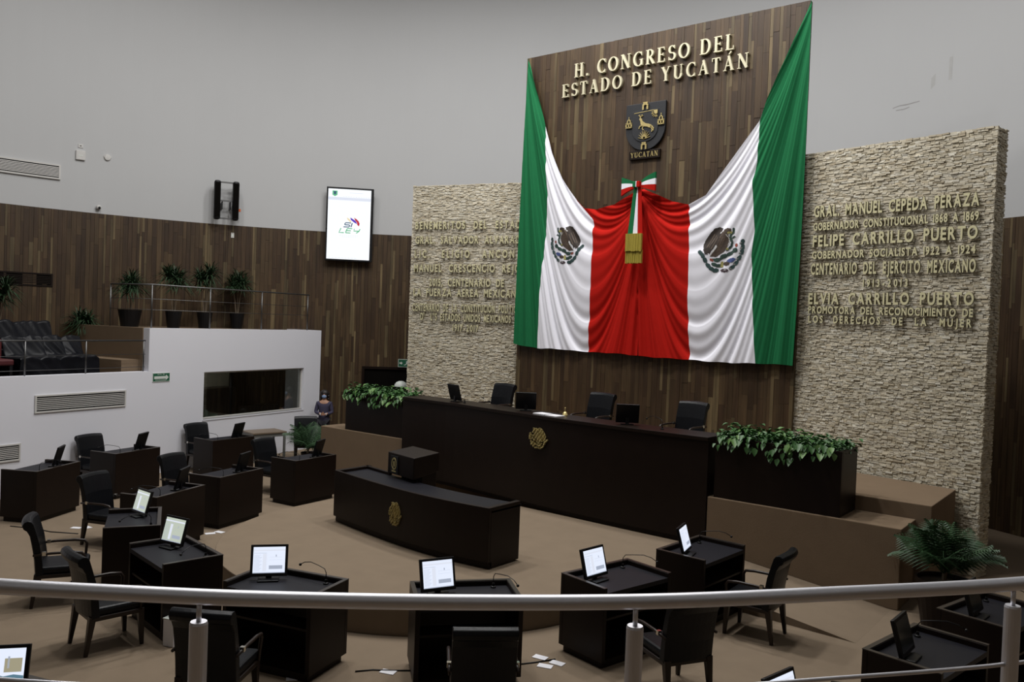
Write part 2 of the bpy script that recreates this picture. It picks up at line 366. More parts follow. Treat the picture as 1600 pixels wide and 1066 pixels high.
# booth interior behind the glass
bi = MB(); wbox(bi, 1.9, 5.5, -1.6, -1.5, .05, ZU-.25); wbox(bi, .25, 5.5, -1.5, -.25, .02, .06); wbox(bi, 5.4, 5.5, -1.5, -.25, .05, ZU-.25)
tag(bi.obj('wall_booth', mat('booth_paint', (.42, .38, .31), .8, noise=.1)), kind='structure')
bl_ = bpy.data.lights.new('lamp', 'AREA'); bl_.size = .4; bl_.energy = 40; bo_ = bpy.data.objects.new('booth_fill_light', bl_); COL.objects.link(bo_); bo_.location = wq(4.4, -.9, ZU-.3)  # added fill light with no known source, brightens the booth interior
ct = MB(); wbox(ct, .8, 2.0, -1.2, -.7, .06, 1.2); wbox(ct, 2.1, 4.4, -1.45, -1.0, .06, 1.72)
tag(ct.obj('control_desk', 'espresso_rim', bevel=.02), 'dark equipment desk inside the glazed booth', 'desk')
# vents
def vent(s0, s1, z0, z1, ns, label):
    t = thing('wall_vent', label, 'vent', wq((s0+s1)/2, 0, z0)); inv = Matrix.Translation(-Vector(t.location))
    def ob(mb, nm, mt): mb.v = [tuple(inv@Vector(v)) for v in mb.v]; return mb.obj(nm, mt, t)
    m = MB(); e = .03
    wbox(m, s0, s0+e, .001, .025, z0, z1); wbox(m, s1-e, s1, .001, .025, z0, z1); wbox(m, s0+e, s1-e, .001, .025, z0, z0+e); wbox(m, s0+e, s1-e, .001, .025, z1-e, z1)
    ob(m, 'frame', 'ventwhite'); m = MB(); wbox(m, s0+e, s1-e, .001, .004, z0+e, z1-e); ob(m, 'backing', 'dark')
    for k in range(ns):
        zc = z0+e+(z1-z0-2*e)*(k+1)/(ns+1); m = MB(); wbox(m, s0+e, s1-e, .005, .009, zc-.0085, zc+.0085); ob(m, 'slat', 'ventwhite')
vent(6.16, 8.16, 1.58, 1.93, 7, 'white louvred vent low on the white balcony wall')
vent(8.42, 10.2, .70, 1.03, 7, 'white louvred vent cut by the left edge behind the desks')
def cq(a, h, z): return cylp(a, RW-h, z)
def arcbox(mb, a0, a1, h0, h1, z0, z1, n=1):
    for i in range(n):
        b0 = a0+(a1-a0)*i/n; b1 = a0+(a1-a0)*(i+1)/n
        mb.add([cq(b0,h0,z0), cq(b1,h0,z0), cq(b1,h1,z0), cq(b0,h1,z0), cq(b0,h0,z1), cq(b1,h0,z1), cq(b1,h1,z1), cq(b0,h1,z1)], [(0,3,2,1),(4,5,6,7),(0,1,5,4),(1,2,6,5),(2,3,7,6),(3,0,4,7)])
    return mb
def cyl_vent(a0, a1, z0, z1, ns, label, mt):
    t = thing('wall_vent', label, 'vent', cq((a0+a1)/2, 0, z0)); inv = -Vector(t.location)
    def ob(mb, nm, m2): mb.v = [tuple(inv+Vector(v)) for v in mb.v]; return mb.obj(nm, m2, t)
    m = MB(); e = .04; ea = math.degrees(e/RW)
    arcbox(m, a0, a0+ea, .0, .05, z0, z1); arcbox(m, a1-ea, a1, .0, .05, z0, z1); arcbox(m, a0+ea, a1-ea, 0, .05, z0, z0+e, 4); arcbox(m, a0+ea, a1-ea, 0, .05, z1-e, z1, 4)
    ob(m, 'frame', mt); m = MB(); arcbox(m, a0+ea, a1-ea, .0, .034, z0+e, z1-e, 4) ; ob(m, 'backing', 'dark')
    for k in range(ns):
        zc = z0+e+(z1-z0-2*e)*(k+1)/(ns+1); m = MB(); arcbox(m, a0+ea, a1-ea, .034, .04, zc-.011, zc+.011, 4); ob(m, 'slat', mt)
cyl_vent(168.9, 177.5, 6.84, 7.21, 7, 'white louvred vent high on the grey wall above the wood', 'ventwhite')
cyl_vent(169.4, 177.5, 4.15, 4.48, 5, 'dark louvred vent set in the wooden wall above the balcony', 'espresso')

# doorway in the wood wall at the left of the stone
d1 = thing('door_1', None, None, kind='structure')
m = MB(); arcbox(m, 128.6, 134.9, .0, .09, 2.2, 2.27, 3); arcbox(m, 134.6, 134.9, 0, .09, 0, 2.2); m.obj('door_frame', 'espresso', d1)
m = MB(); arcbox(m, 128.6, 134.6, .0, .045, 0, 2.2, 3); m.obj('dark_opening', 'dark', d1)  # near-black sheet, shade of the open doorway put into its colour

# ------------------------------------------------------------ ceiling lamps (fixtures)
def fixture():
    t = thing('ceiling_light', 'round white ceiling downlight over the chamber', 'lamp', (0,0,0), group='ceiling downlights over the chamber')
    MB().lathe([(.5,0),(.58,0),(.58,-.2),(.5,-.2),(.5,0)], n=32).obj('ring', 'ventwhite', t)
    return t
f0 = fixture()
for i, (x, y, k) in enumerate(LAMPS):
    o = f0 if i == 0 else copy_tree(f0); o.location = (x, y, ZT-.001)

# ------------------------------------------------------------ near railing of the gallery
RAIL = [(-3.95,.62),(-3.3,.90),(-2.93,1.12),(-2.59,1.36),(-2.26,1.61),(-1.79,2.02),(-1.32,2.49),(-.88,3.03),(-.37,3.7),(0.1,4.5),(.5,5.4)]
def smooth_path(P, n=6):
    P = [Vector((*p, 0)) for p in P]; out = []
    for i in range(len(P)-1):
        p0, p1, p2, p3 = P[max(i-1,0)], P[i], P[i+1], P[min(i+2, len(P)-1)]
        for k in range(n):
            t = k/n; out.append(.5*((2*p1)+(-p0+p2)*t+(2*p0-5*p1+4*p2-p3)*t*t+(-p0+3*p1-3*p2+p3)*t**3))
    out.append(P[-1]); return out
rl = thing('gallery_railing', 'thick brushed steel handrail with round posts in front of the viewer', 'railing', (-2.2, 1.7, 1.72))
off = -Vector(rl.location); SP = smooth_path(RAIL)
MB().tube([p+Vector((0,0,2.78))+off for p in SP], .0255, 20).obj('handrail', 'steel', rl, smooth=True)
for zb in (2.475, 2.17): MB().tube([p+Vector((0,0,zb))+off for p in SP], .008, 8).obj('rail_bar', 'steel', rl, smooth=True)
for (x, y) in [(-2.40,1.50),(-1.345,2.46),(-.395,3.66),(-3.55,.79)]:
    po = MB().lathe([(0,.98),(.026,.98),(.029,.972),(.029,.02),(.05,.02),(.05,0),(0,0)], n=20).obj('post', 'steel', rl, smooth=False, loc=(x+off.x, y+off.y, 0))
    MB().tube([(0,0,.97),(0,0,1.045)], .0085, 10).obj('post_rod', 'steel', po, smooth=True)
gs = MB(); outer = [(p.x, p.y) for p in SP]; 
import itertools
inner = [(x*1.0+dx, y*1.0+dy) for (x, y), dx, dy in [(outer[0], .2, -1.2)]]
poly = [(p[0]-.10, p[1]+.10) for p in outer]+[(3.2, 5.2), (2.9, 1.5), (-.6, -1.8), (-3.6, -1.6)]
gs.prism(poly, 1.50, 1.72); tag(gs.obj('floor_gallery', 'blockcarpet'), kind='structure')

# ------------------------------------------------------------ balcony railings
def balcony_rail(s0, s1, z0, H, posts, bars, label, h=-.08, ret=None):
    t = thing('balcony_railing', label, 'railing', wq((s0+s1)/2, h, z0)); off = -Vector(t.location)
    P = lambda s, hh, z: Vector(wq(s, hh, z))+off
    top = [P(s0, h, z0+H), P(s1, h, z0+H)]+([P(s1, ret, z0+H)] if ret else [])
    MB().tube(top, .017, 8).obj('handrail', 'steel2', t, smooth=True)
    for b in bars: MB().tube([p-Vector((0,0,H*(1-b))) for p in top], .006, 6).obj('rail_bar', 'steel2', t, smooth=True)
    for s in posts: MB().tube([P(s, h, z0), P(s, h, z0+H-.01)], .017, 8).obj('post', 'steel2', t, smooth=True)
    if ret: MB().tube([P(s1, ret, z0), P(s1, ret, z0+H-.01)], .017, 8).obj('post', 'steel2', t, smooth=True)
balcony_rail(.45, 5.5, ZU, .97, [.5, 2.2, 3.87, 5.5], [.42, .67], 'steel railing along the upper balcony with the potted plants', ret=-1.5)
balcony_rail(5.64, 12.5, ZL, .68, [5.68, 7.05, 8.32, 9.6, 10.9, 12.2], [.15, .56], 'steel railing along the lower balcony in front of the covered seats')

# ------------------------------------------------------------ fittings on the back wall
def wall_thing(name, label, cat, a, h, z):
    """local +y points into the room from the wall"""
    p = cylp(a, RW-h, z); return thing(name, label, cat, p, R(a)+PI/2)
# local frame: x along wall (towards smaller angle = screen right), y -> toward room centre
def loc_room(a): return R(a)+PI/2
tvt = thing('wall_screen', 'tall portrait screen showing a white page with a colourful logo', 'screen', cylp(137.0, RW-.28, 6.31), R(137.0)-PI/2+PI)
# rotation: local -y faces room
tvt.rotation_euler = (0, 0, R(137.0)-PI/2)
W_, H_ = .66, 1.045
MB().box(-W_, W_, .0, .07, -H_, H_).obj('housing', 'plastic', tvt, bevel=.008)
MB().box(-W_+.045, W_-.075, -.004, 0, -H_+.05, H_-.05).obj('display', 'tv', tvt)
MB().box(-.15, .15, .07, .27, -.2, .2).obj('bracket', 'plastic', tvt)
def flat(mb, poly, y=-.006): return mb.prism(poly, 0, -.001, lambda a, b, h: (a, y+h, b))
def stroke_quads(mb, pts, wdt, fn, h0, h1):
    """ribbon of quads along pts with width(s)"""
    n = len(pts); ws = wdt if isinstance(wdt, list) else [wdt]*n; L = []; Rr = []
    for i in range(n):
        x0, y0 = pts[max(i-1,0)]; x1, y1 = pts[min(i+1,n-1)]; l = math.hypot(x1-x0, y1-y0) or 1; nx, ny = -(y1-y0)/l, (x1-x0)/l
        L.append((pts[i][0]+nx*ws[i]/2, pts[i][1]+ny*ws[i]/2)); Rr.append((pts[i][0]-nx*ws[i]/2, pts[i][1]-ny*ws[i]/2))
    for i in range(n-1): mb.prism([L[i], L[i+1], Rr[i+1], Rr[i]], h0, h1, fn)
    return mb
FY = lambda a, b, h: (a, -.006+h, b)
lg = MB(); 
sk = lambda x, y: (x+.3*y, y)
def word(mb, strokes, ox, oy, sx, sy, wd):
    for st in strokes: stroke_quads(mb, [(ox+sx*(x+.35*y), oy+sy*y) for x, y in st], wd, FY, 0, -.001)
S_ = [[(1,1),(.1,1),(0,.9),(0,.6),(.1,.5),(.9,.5),(1,.4),(1,.1),(.9,0),(0,0)]]; I_ = [[(0,0),(0,1)]]
L__ = [[(0,1),(0,0),(.9,0)]]; E_ = [[(1,1),(.1,1),(0,.9),(0,.1),(.1,0),(1,0)], [(0,.5),(.9,.5)]]; Y_ = [[(0,1),(.1,.5),(1,.5)], [(1,1),(1,.5),(.7,0)]]
word(lg, S_, -.165, -.075, .155, .12, .026); word(lg, I_, .045, -.075, .1, .12, .028); lg.obj('logo_letters', 'scr_navy', tvt)
lg = MB(); word(lg, L__, -.285, -.24, .15, .125, .028); word(lg, E_, -.105, -.24, .14, .125, .026); word(lg, Y_, .085, -.24, .16, .125, .026); lg.obj('logo_letters', 'scr_green', tvt)
for c, P_ in (('scr_cream', [(-.08,.20),(.0,.155),(.05,.09),(.04,.05),(-.06,.14)]), ('scr_blue', [(.02,.20),(.09,.16),(.16,.115),(.20,.06),(.21,.02),(.12,.07),(.03,.14)]), ('scr_red', [(.12,.20),(.19,.165),(.25,.11),(.285,.04),(.27,-.04),(.22,.0),(.21,.06),(.16,.12)])):
    m = MB(); flat(m, P_[::-1]); m.obj('logo_stripe', c, tvt)
m = MB(); flat(m, [(-.50,.94),(-.36,.94),(-.36,.82),(-.43,.78),(-.50,.82)]); m.obj('crest', 'scr_green', tvt)
m = MB(); flat(m, [(-.47,.92),(-.39,.92),(-.40,.85),(-.43,.82),(-.46,.85)], -.008); m.obj('crest_field', 'scr_navy', tvt)
m = MB(); flat(m, [(-W_+.05, .76), (W_-.08, .76), (W_-.08, .68), (-W_+.05, .68)], -.0045)
m.obj('header_band', 'scr_pale', tvt)
m = MB()
for x0, x1, z in [(-.02,.36,.90)]+[(-.20+.07*i, -.16+.07*i, .79) for i in range(11)]+[(-.56,-.30,.745),(-.54,-.32,.72)]+[(-.26+.06*i,-.23+.06*i,-.31) for i in range(9)]+[(-.2+.06*i,-.17+.06*i,-.35) for i in range(7)]+[(-.56+.09*i,-.50+.09*i,-.95) for i in range(9)]:
    flat(m, [(x0,z),(x1,z),(x1,z-.012),(x0,z-.012)], -.0065)
m.obj('caption_lines', 'scr_pale', tvt)
# line-array loudspeaker pair
sp = thing('wall_speaker', 'black twin column loudspeaker bracketed to the grey wall', 'loudspeaker', cylp(151.6, RW-.32, 6.2), R(151.6)-PI/2)
for s in (-1, 1):
    c = MB().box(.16*s+.0-.085+(.08*s), .16*s+.085+(.08*s), -.1, .12, 0, 1.06).obj('column', 'plastic', sp, bevel=.05)
    MB().box(.16*s-.07+.08*s, .16*s+.07+.08*s, -.106, -.1, .06, 1.0).obj('grille', 'dark', c)
for z in (.04, .52, 1.02): MB().box(-.17, .17, .0, .03, z-.02, z+.02).obj('crossbar', 'steel2', sp)
MB().box(-.12, -.09, .03, .31, .3, .5).obj('bracket', 'plastic', sp); MB().box(.09, .12, .03, .31, .3, .5).obj('bracket', 'plastic', sp)
MB().box(.33, .38, 0, .08, .26, .33).obj('cap', 'orange', sp)
def wall_box(name, label, cat, a, z, w, h, d, mt='ventwhite', bev=.015, gap=0):
    t = thing(name, label, cat, cylp(a, RW-gap, z), R(a)-PI/2); MB().box(-w/2, w/2, -d, 0, -h/2, h/2).obj('case', mt, t, bevel=bev); return t
t = wall_box('access_point', 'square white wireless access point on the upper wall', 'router', 167.0, 7.52, .22, .24, .06)
MB().box(-.05, .05, -.064, -.06, -.02, .0).obj('badge', 'signwhite', t)
t = wall_box('wall_outlet', 'tiny white outlet plate just above the white access point', 'outlet', 167.0, 7.76, .11, .09, .02, bev=.004)
MB().box(-.02, .02, -.022, -.02, -.01, .01).obj('socket', 'dark', t)
t = thing('smoke_detector', 'small white half-round detector beside the access point', 'detector', cylp(164.3, RW, 7.56), R(164.3)-PI/2)
MB().lathe([(0,-.05),(.07,-.045),(.09,0),(0,0)], n=16).obj('case', 'ventwhite', t, rot=(R(-90),0,0)); MB().box(-.09,.09,-.03,0,0,.04).obj('mount', 'ventwhite', t)
t = thing('dome_camera', 'small white ball security camera at the top of the wood', 'camera', cylp(165.1, RW-.06, 6.25), R(165.1)-PI/2)
MB().ball((0,0,0), .065, 8).obj('housing', 'ventwhite', t, smooth=True); MB().ball((.01,-.045,-.01), .035, 6).obj('lens', 'plastic', t, smooth=True); MB().box(-.03,.03,0,.06,-.03,.03).obj('mount', 'ventwhite', t)
t = wall_box('wall_switch', 'small white switch plate on the wood below the loudspeaker', 'switch', 150.7, 5.82, .085, .14, .012, bev=.003, gap=.038)
MB().box(-.02,.02,-.016,-.012,-.03,.03).obj('rocker', 'signwhite', t)
# green signs
def sign(name, label, mat4_loc, rz, w, h, right=True, man=False):
    t = thing(name, label, 'sign', mat4_loc, rz)
    MB().box(-w/2, w/2, -.012, 0, -h/2, h/2).obj('plate', 'signwhite', t); MB().box(-w/2+.012, w/2-.012, -.014, -.012, -h/2+.012, h/2-.012).obj('field', 'signgreen', t)
    return t
F2 = lambda y: (lambda a, b, h: (a, y+h, b))
rzw = math.atan2(WN.y, WN.x)+PI/2
t = sign('evacuation_sign', 'green sign with a white right arrow on the white wall', wq(5.27, .001, 2.17), rzw, .46, .2)
m = MB(); m.prism([(-.19,.025),(.12,.025),(.12,.06),(.19,-.005),(.12,-.07),(.12,-.035),(-.19,-.035)][::-1], 0, .002, F2(-.017)); m.obj('arrow', 'signwhite', t)
FONTM = {}
def char_mesh(ch, ext=.08, off=.02, m='letter'):
    k = (ch, ext, off, m)
    if k in FONTM: return FONTM[k]
    c = bpy.data.curves.new('txt', 'FONT'); c.body = ch; c.extrude = ext/2; c.offset = off; c.resolution_u = 4
    o = bpy.data.objects.new('txt', c); COL.objects.link(o); bpy.context.view_layer.update()
    dg = bpy.context.evaluated_depsgraph_get(); me = bpy.data.meshes.new_from_object(o.evaluated_get(dg)); bpy.data.objects.remove(o)
    co = np.empty(len(me.vertices)*3); me.vertices.foreach_get('co', co); co = co.reshape(-1, 3)
    x0, x1 = co[:, 0].min(), co[:, 0].max(); co[:, 0] -= x0; me.vertices.foreach_set('co', co.ravel()); me.materials.clear(); me.materials.append(M[m]); me.name = 'letter'
    if m == 'letter':
        me.materials.append(M['letter_side_shade'])
        for p in me.polygons: p.material_index = 0 if abs(p.normal.z) > .6 else 1
    FONTM[k] = (me, x1-x0); return FONTM[k]
CAPH = .729
def text_line(txt, label, name, org, d, out, s0, s1, z0, z1, cap, m='letter', depth=.05, xs=.62, off=.02, visible=None, cat='lettering', minz=.012):
    """letters along direction d on a wall, from s0 to s1 (to the end of the visible part)"""
    org, d, out = Vector(org), Vector(d), Vector(out)
    rev = d.cross(Vector((0,0,1))).dot(out) < 0
    ws = []; sc = cap/CAPH
    nv = visible or len(txt); vis_ = txt[:nv]; ns = vis_.count(' ')
    nat = sum(char_mesh(ch, .06, off, m)[1]*sc for ch in vis_ if ch != ' ')
    xs = min(xs, (abs(s1-s0)-ns*cap*.40-(nv-1-ns)*cap*.10)/nat)
    for ch in txt: ws.append(char_mesh(ch, .06, off, m)[1]*sc*xs if ch != ' ' else cap*.12)
    ns = txt[:nv].count(' '); tot = sum(ws[:nv]); gap = (abs(s1-s0)-tot)/max(1, nv-1+3.0*ns)
    ws = [w_+3.0*gap if c_ == ' ' else w_ for w_, c_ in zip(ws, txt)]
    t = thing(name, label, cat, org+d*s0+out*minz+Vector((0,0,z0)))
    ang = math.atan2(out.y, out.x)+PI/2
    t.rotation_euler = (0, 0, ang); s = 0; dzs = (z1-z0)/abs(s1-s0)
    for ch, wdt in zip(txt, ws):
        if ch != ' ':
            me, w0 = char_mesh(ch, .06, off, m)
            o = bpy.data.objects.new('letter', me); COL.objects.link(o); o.parent = t
            o.rotation_euler = (PI/2, 0, 0); o.scale = (sc*xs, sc, depth/.06*1.0); o.location = (s, -depth/2, dzs*s)
        s += wdt+gap
    return t
t2 = text_line('RUTA DE', None, 'sign_word', (0,0,0), (1,0,0), (0,-1,0), -.10, .08, .058, .058, .026, m='signwhite', depth=.002, xs=1, off=.0, minz=0)
for o in list(t2.children): o.parent = t; o.location = (o.location.x-.10, -.0155, .052)
bpy.data.objects.remove(t2)
t2 = text_line('EVACUACION', None, 'sign_word', (0,0,0), (1,0,0), (0,-1,0), -.14, .12, 0, 0, .026, m='signwhite', depth=.002, xs=1, off=.0, minz=0)
for o in list(t2.children): o.parent = t; o.location = (o.location.x-.15, -.0155, -.076)
bpy.data.objects.remove(t2)
t = sign('exit_sign', 'green exit sign with a white arrow and running figure above the doorway', cylp(129.55, RW-.14, 2.40), R(129.5)-PI/2, .42, .23)
MB().box(-.02, .02, 0, .14, -.03, .03).obj('bracket', 'plastic', t)
m = MB(); m.prism([(-.17,.02),(-.12,.02),(-.12,.05),(-.08,0),(-.12,-.05),(-.12,-.02),(-.17,-.02)][::-1], 0, .002, F2(-.017)); m.obj('arrow', 'signwhite', t)
m = MB()
for P_ in ([(.02,.0),(.06,.06),(.10,.04)], [(.06,.05),(.04,-.01),(.09,-.03),(.06,-.08)], [(.04,-.01),(0,-.05),(-.04,-.05)], [(.06,.05),(.02,.05)]): stroke_quads(m, P_, .018, F2(-.017), 0, .002)
m.prism([(.075+.016*math.cos(k*PI/4), .085+.016*math.sin(k*PI/4)) for k in range(8)], 0, .002, F2(-.017)); m.obj('running_figure', 'signwhite', t)

# ------------------------------------------------------------ lettering on the stone panels
for txt, lab, s0, s1, z0, z1, cap in [
    ('GRAL. MANUEL CEPEDA PERAZA', 'first and topmost line of metal letters on the right stone panel', .42, 3.264, 5.821, 5.794, .205),
    ('GOBERNADOR CONSTITUCIONAL 1868 A 1869', 'small line just under the topmost, ending 1868 A 1869, right stone panel', .42, 3.266, 5.576, 5.566, .14),
    ('FELIPE CARRILLO PUERTO', 'large line beginning FELIPE on the right stone panel', .42, 3.261, 5.284, 5.283, .205),
    ('GOBERNADOR SOCIALISTA 1922 A 1924', 'small fourth line reading SOCIALISTA 1922 A 1924 on the right stone panel', .42, 3.243, 5.063, 5.049, .135),
    ('CENTENARIO DEL EJERCITO MEXICANO', 'large line reading CENTENARIO DEL EJERCITO MEXICANO on the right stone', .408, 3.257, 4.777, 4.76, .205),
    ('1913-2013', 'short line of dates 1913-2013 on the right stone panel', 1.418, 2.201, 4.544, 4.541, .13),
    ('ELVIA CARRILLO PUERTO', 'large line beginning ELVIA on the right stone panel', .383, 3.253, 4.244, 4.245, .20),
    ('PROMOTORA DEL RECONOCIMIENTO DE', 'small line beginning PROMOTORA low on the right stone panel', .392, 3.253, 4.074, 4.056, .13),
    ('LOS DERECHOS DE LA MUJER', 'bottom line ending LA MUJER on the right stone panel', .40, 3.241, 3.904, 3.895, .13)]:
    text_line(txt, lab, 'letter_row', aR, dR, oR, s0, s1, z0, z1, cap, minz=.034, depth=.034, xs=.68 if cap > .15 else .70, off=.030)
dLr = tuple(-v for v in dL)
for txt, lab, vis, s0, s1, z0, z1, cap in [
    ('BENEMERITOS DEL ESTADO', 'topmost line of metal letters on the left stone panel', 20, 2.729, .061, 5.914, 5.912, .185),
    ('GRAL. SALVADOR ALVARADO', 'second line beginning GRAL. on the left stone panel', 21, 2.715, .046, 5.558, 5.558, .185),
    ('LIC. ELIGIO ANCONA', 'third line beginning LIC. on the left stone panel', 17, 2.724, .044, 5.209, 5.22, .185),
    ('MANUEL CRESCENCIO REJON', 'fourth line beginning MANUEL on the left stone panel', 21, 2.729, .046, 4.865, 4.878, .185),
    ('2015, CENTENARIO DE', 'line beginning 2015 on the left stone panel', None, 2.289, .282, 4.523, 4.532, .18),
    ('LA FUERZA AEREA MEXICANA', 'line beginning LA FUERZA on the left stone panel', 22, 2.723, .104, 4.273, 4.285, .185),
    ('CENTENARIO DE LA CONSTITUCIÓN POLÍTICA', 'long narrow line ending POLITICA on the left stone panel', 35, 2.734, .056, 3.899, 3.917, .185),
    ("D'  L''S ESTADOS UNIDOS MEXICANOS", 'line with missing letters ending MEXICANOS on the left stone panel', None, 2.498, .069, 3.681, 3.687, .175),
    ('1917-2017', 'bottom line of dates 1917-2017 on the left stone panel', None, 1.599, .905, 3.442, 3.438, .165)]:
    text_line(txt, lab, 'letter_row', Vector(aL)+Vector(dL)*0, dLr, oL, -s0, -s1, z0, z1, cap, minz=.034, depth=.030, xs=.64, off=.026, visible=vis)

# ------------------------------------------------------------ serif title letters
def arc(cx, cy, rx, ry, a0, a1, n=18): return [(cx+rx*math.cos(R(a0+(a1-a0)*i/n)), cy+ry*math.sin(R(a0+(a1-a0)*i/n))) for i in range(n+1)]
def serif_glyph(ch):
    """list of (points, widths) ribbons in unit cap height, plus advance"""
    T, t = .165, .062; B = []
    def st(x0, y0, x1, y1, w_): B.append(([(x0, y0), (x1, y1)], [w_, w_]))
    def sv(x, y, w_=.30): B.append(([(x-w_/2, y), (x+w_/2, y)], [.05, .05]))
    def curve(p, thick):   # thick when moving vertically
        ws = []
        for i in range(len(p)):
            a = p[max(i-1,0)]; b = p[min(i+1,len(p)-1)]; l = math.hypot(b[0]-a[0], b[1]-a[1]); ws.append(t+(thick-t)*(abs(b[1]-a[1])/l)**1.5)
        B.append((p, ws))
    y0, y1 = .025, .975
    if ch == 'H': st(.17,0,.17,1,T); st(.63,0,.63,1,T); st(.17,.5,.63,.5,t); [sv(x, y) for x in (.17,.63) for y in (y0,y1)]; a = .80
    elif ch == '.': B.append(([(.06,.08),(.22,.08)], [.16,.16])); a = .26
    elif ch == 'E': st(.17,0,.17,1,T); st(.1,y1,.54,y1,t); st(.1,y0,.56,y0,t); st(.17,.51,.45,.51,t); st(.53,1,.53,.80,.05); st(.57,0,.57,.22,.05); st(.45,.41,.45,.61,.05); sv(.14,y0,.24); sv(.14,y1,.24); a = .62
    elif ch == 'L': st(.17,0,.17,1,T); st(.1,y0,.55,y0,t); st(.56,0,.56,.24,.05); sv(.17,y1); sv(.14,y0,.24); a = .60
    elif ch == 'T': st(.32,0,.32,1,T); st(.03,y1,.61,y1,t); st(.04,1,.04,.78,.05); st(.60,1,.60,.78,.05); sv(.32,y0); a = .64
    elif ch == 'C': curve(arc(.44,.5,.34,.47,50,310,24), T); st(.67,.98,.67,.72,.05); st(.67,.02,.67,.24,.05); a = .72
    elif ch == 'G': curve(arc(.44,.5,.34,.47,50,322,26), T); st(.67,.98,.67,.72,.05); st(.68,.06,.68,.44,T); sv(.66,.45,.28); a = .80
    elif ch == 'O': curve(arc(.43,.5,.33,.47,0,360,32), T); a = .86
    elif ch == 'D': st(.17,0,.17,1,T); curve([(.17,y1)]+arc(.36,.5,.32,.475,90,-90,20)+[(.17,y0)], T); sv(.12,y0,.2); sv(.12,y1,.2); a = .78
    elif ch == 'N': st(.13,0,.13,1,t); st(.66,0,.66,1,t); st(.12,1,.66,.02,T*1.05); sv(.13,y0,.24); sv(.09,y1,.18); sv(.66,y1,.24); a = .80
    elif ch == 'R': st(.17,0,.17,1,T); curve([(.17,y1)]+arc(.32,.745,.20,.235,90,-90,14)+[(.17,.51)], T*.95); st(.33,.5,.62,.02,T); sv(.17,y0); sv(.12,y1,.2); sv(.64,y0,.16); a = .70
    elif ch == 'S': curve(arc(.30,.73,.19,.235,35,262,16)+arc(.31,.265,.22,.235,80,-145,16), T*.95); st(.49,.98,.49,.76,.05); st(.09,.02,.09,.24,.05); a = .58
    elif ch in 'AÁ':
        st(.36,1,.10,0,t); st(.34,1,.62,0,T); st(.17,.33,.52,.33,t); sv(.10,y0,.22); sv(.62,y0,.28); a = .74
        if ch == 'Á': B.append(([(.36,1.09),(.52,1.28)], [.06,.11]))
    elif ch == 'Y': st(.10,1,.36,.45,T); st(.60,1,.36,.45,t); st(.36,0,.36,.5,T); sv(.10,y1,.26); sv(.60,y1,.22); sv(.36,y0); a = .70
    elif ch == 'U': st(.16,1,.16,.32,T); st(.62,1,.62,.32,t); curve([(.16,.36)]+arc(.39,.32,.23,.29,180,360,16)+[(.62,.36)], T); sv(.16,y1,.28); sv(.62,y1,.22); a = .76
    else: a = .3
    return B, a
SG = {}
def serif_mesh(ch, m):
    if (ch, m) not in SG:
        B, a = serif_glyph(ch); mb = MB()
        for i, (p, ws) in enumerate(B): stroke_quads(mb, p, ws, lambda x, y, h: (x, h, y), 0-.0015*i, 1)
        SG[(ch, m)] = (mb.mesh('letter', m), a)
    return SG[(ch, m)]
def serif_line(txt, label, org, x0, x1, z, cap, m='letter2', depth=.06, group=None, xs=1.0, name='letter_row', parent=None):
    adv = [serif_glyph(c)[1]*cap*xs if c != ' ' else cap*.33 for c in txt]; gap = ((x1-x0)-sum(adv))/(len(txt)-1)
    t = parent or thing(name, label, 'lettering', (x0, org, z)); s = 0
    for c, a in zip(txt, adv):
        if c != ' ':
            o = bpy.data.objects.new('letter', serif_mesh(c, m)[0]); COL.objects.link(o); o.parent = t
            o.scale = (cap*xs, -depth, cap) if False else (cap*xs, depth, cap); o.location = (s, -depth, 0) if not parent else (x0+s, -depth+org, z)
        s += a+gap
    return t
serif_line('H. CONGRESO DEL', 'upper line of large serif letters reading H. CONGRESO DEL', PY-.012, -10.43, -6.73, 9.14, .30)
serif_line('ESTADO DE YUCATÁN', 'second line of large serif letters reading ESTADO DE YUCATÁN', PY-.012, -10.74, -6.42, 8.74, .285)

# ------------------------------------------------------------ coat of arms
ca = thing('coat_of_arms', 'black shield with gold deer, sun and agave on the wooden panel', 'emblem', (-8.60, PY-.012, 7.85))
sh = [(-.46,.50),(.46,.50)]+arc(0,-.02,.46,.46,0,-180,20)
MB().prism(sh, 0, -.06, lambda a, b, h: (a, h, b)).obj('shield_plate', 'shield', ca, bevel=.008)
MB().prism([(-.30,.34),(.30,.34)]+arc(0,-.05,.30,.26,0,-180,16), -.06, -.075, lambda a, b, h: (a, h, b)).obj('shield_field', 'shield', ca, bevel=.004)
FG = lambda a, b, h: (a, -.075+h, b)
def gold(nm, parts, thick=-.018):
    m = MB()
    for p, ws in parts:
        if ws is None: m.prism(p, 0, thick, FG)
        else: stroke_quads(m, p, ws, FG, 0, thick)
    return m.obj(nm, 'gold', ca)
def arch(cx, cy, s): return [([(cx-.05*s,cy),(cx-.05*s,cy+.08*s)], .035*s), ([(cx+.05*s,cy),(cx+.05*s,cy+.08*s)], .035*s), ([(cx-.065*s,cy+.09*s),(cx,cy+.12*s),(cx+.065*s,cy+.09*s)], .035*s), ([(cx-.05*s,cy+.14*s),(cx+.05*s,cy+.14*s)], .03*s)]
gold('gold_arch', arch(0, .355, 1.0)); gold('gold_arch', arch(0, -.465, .95))
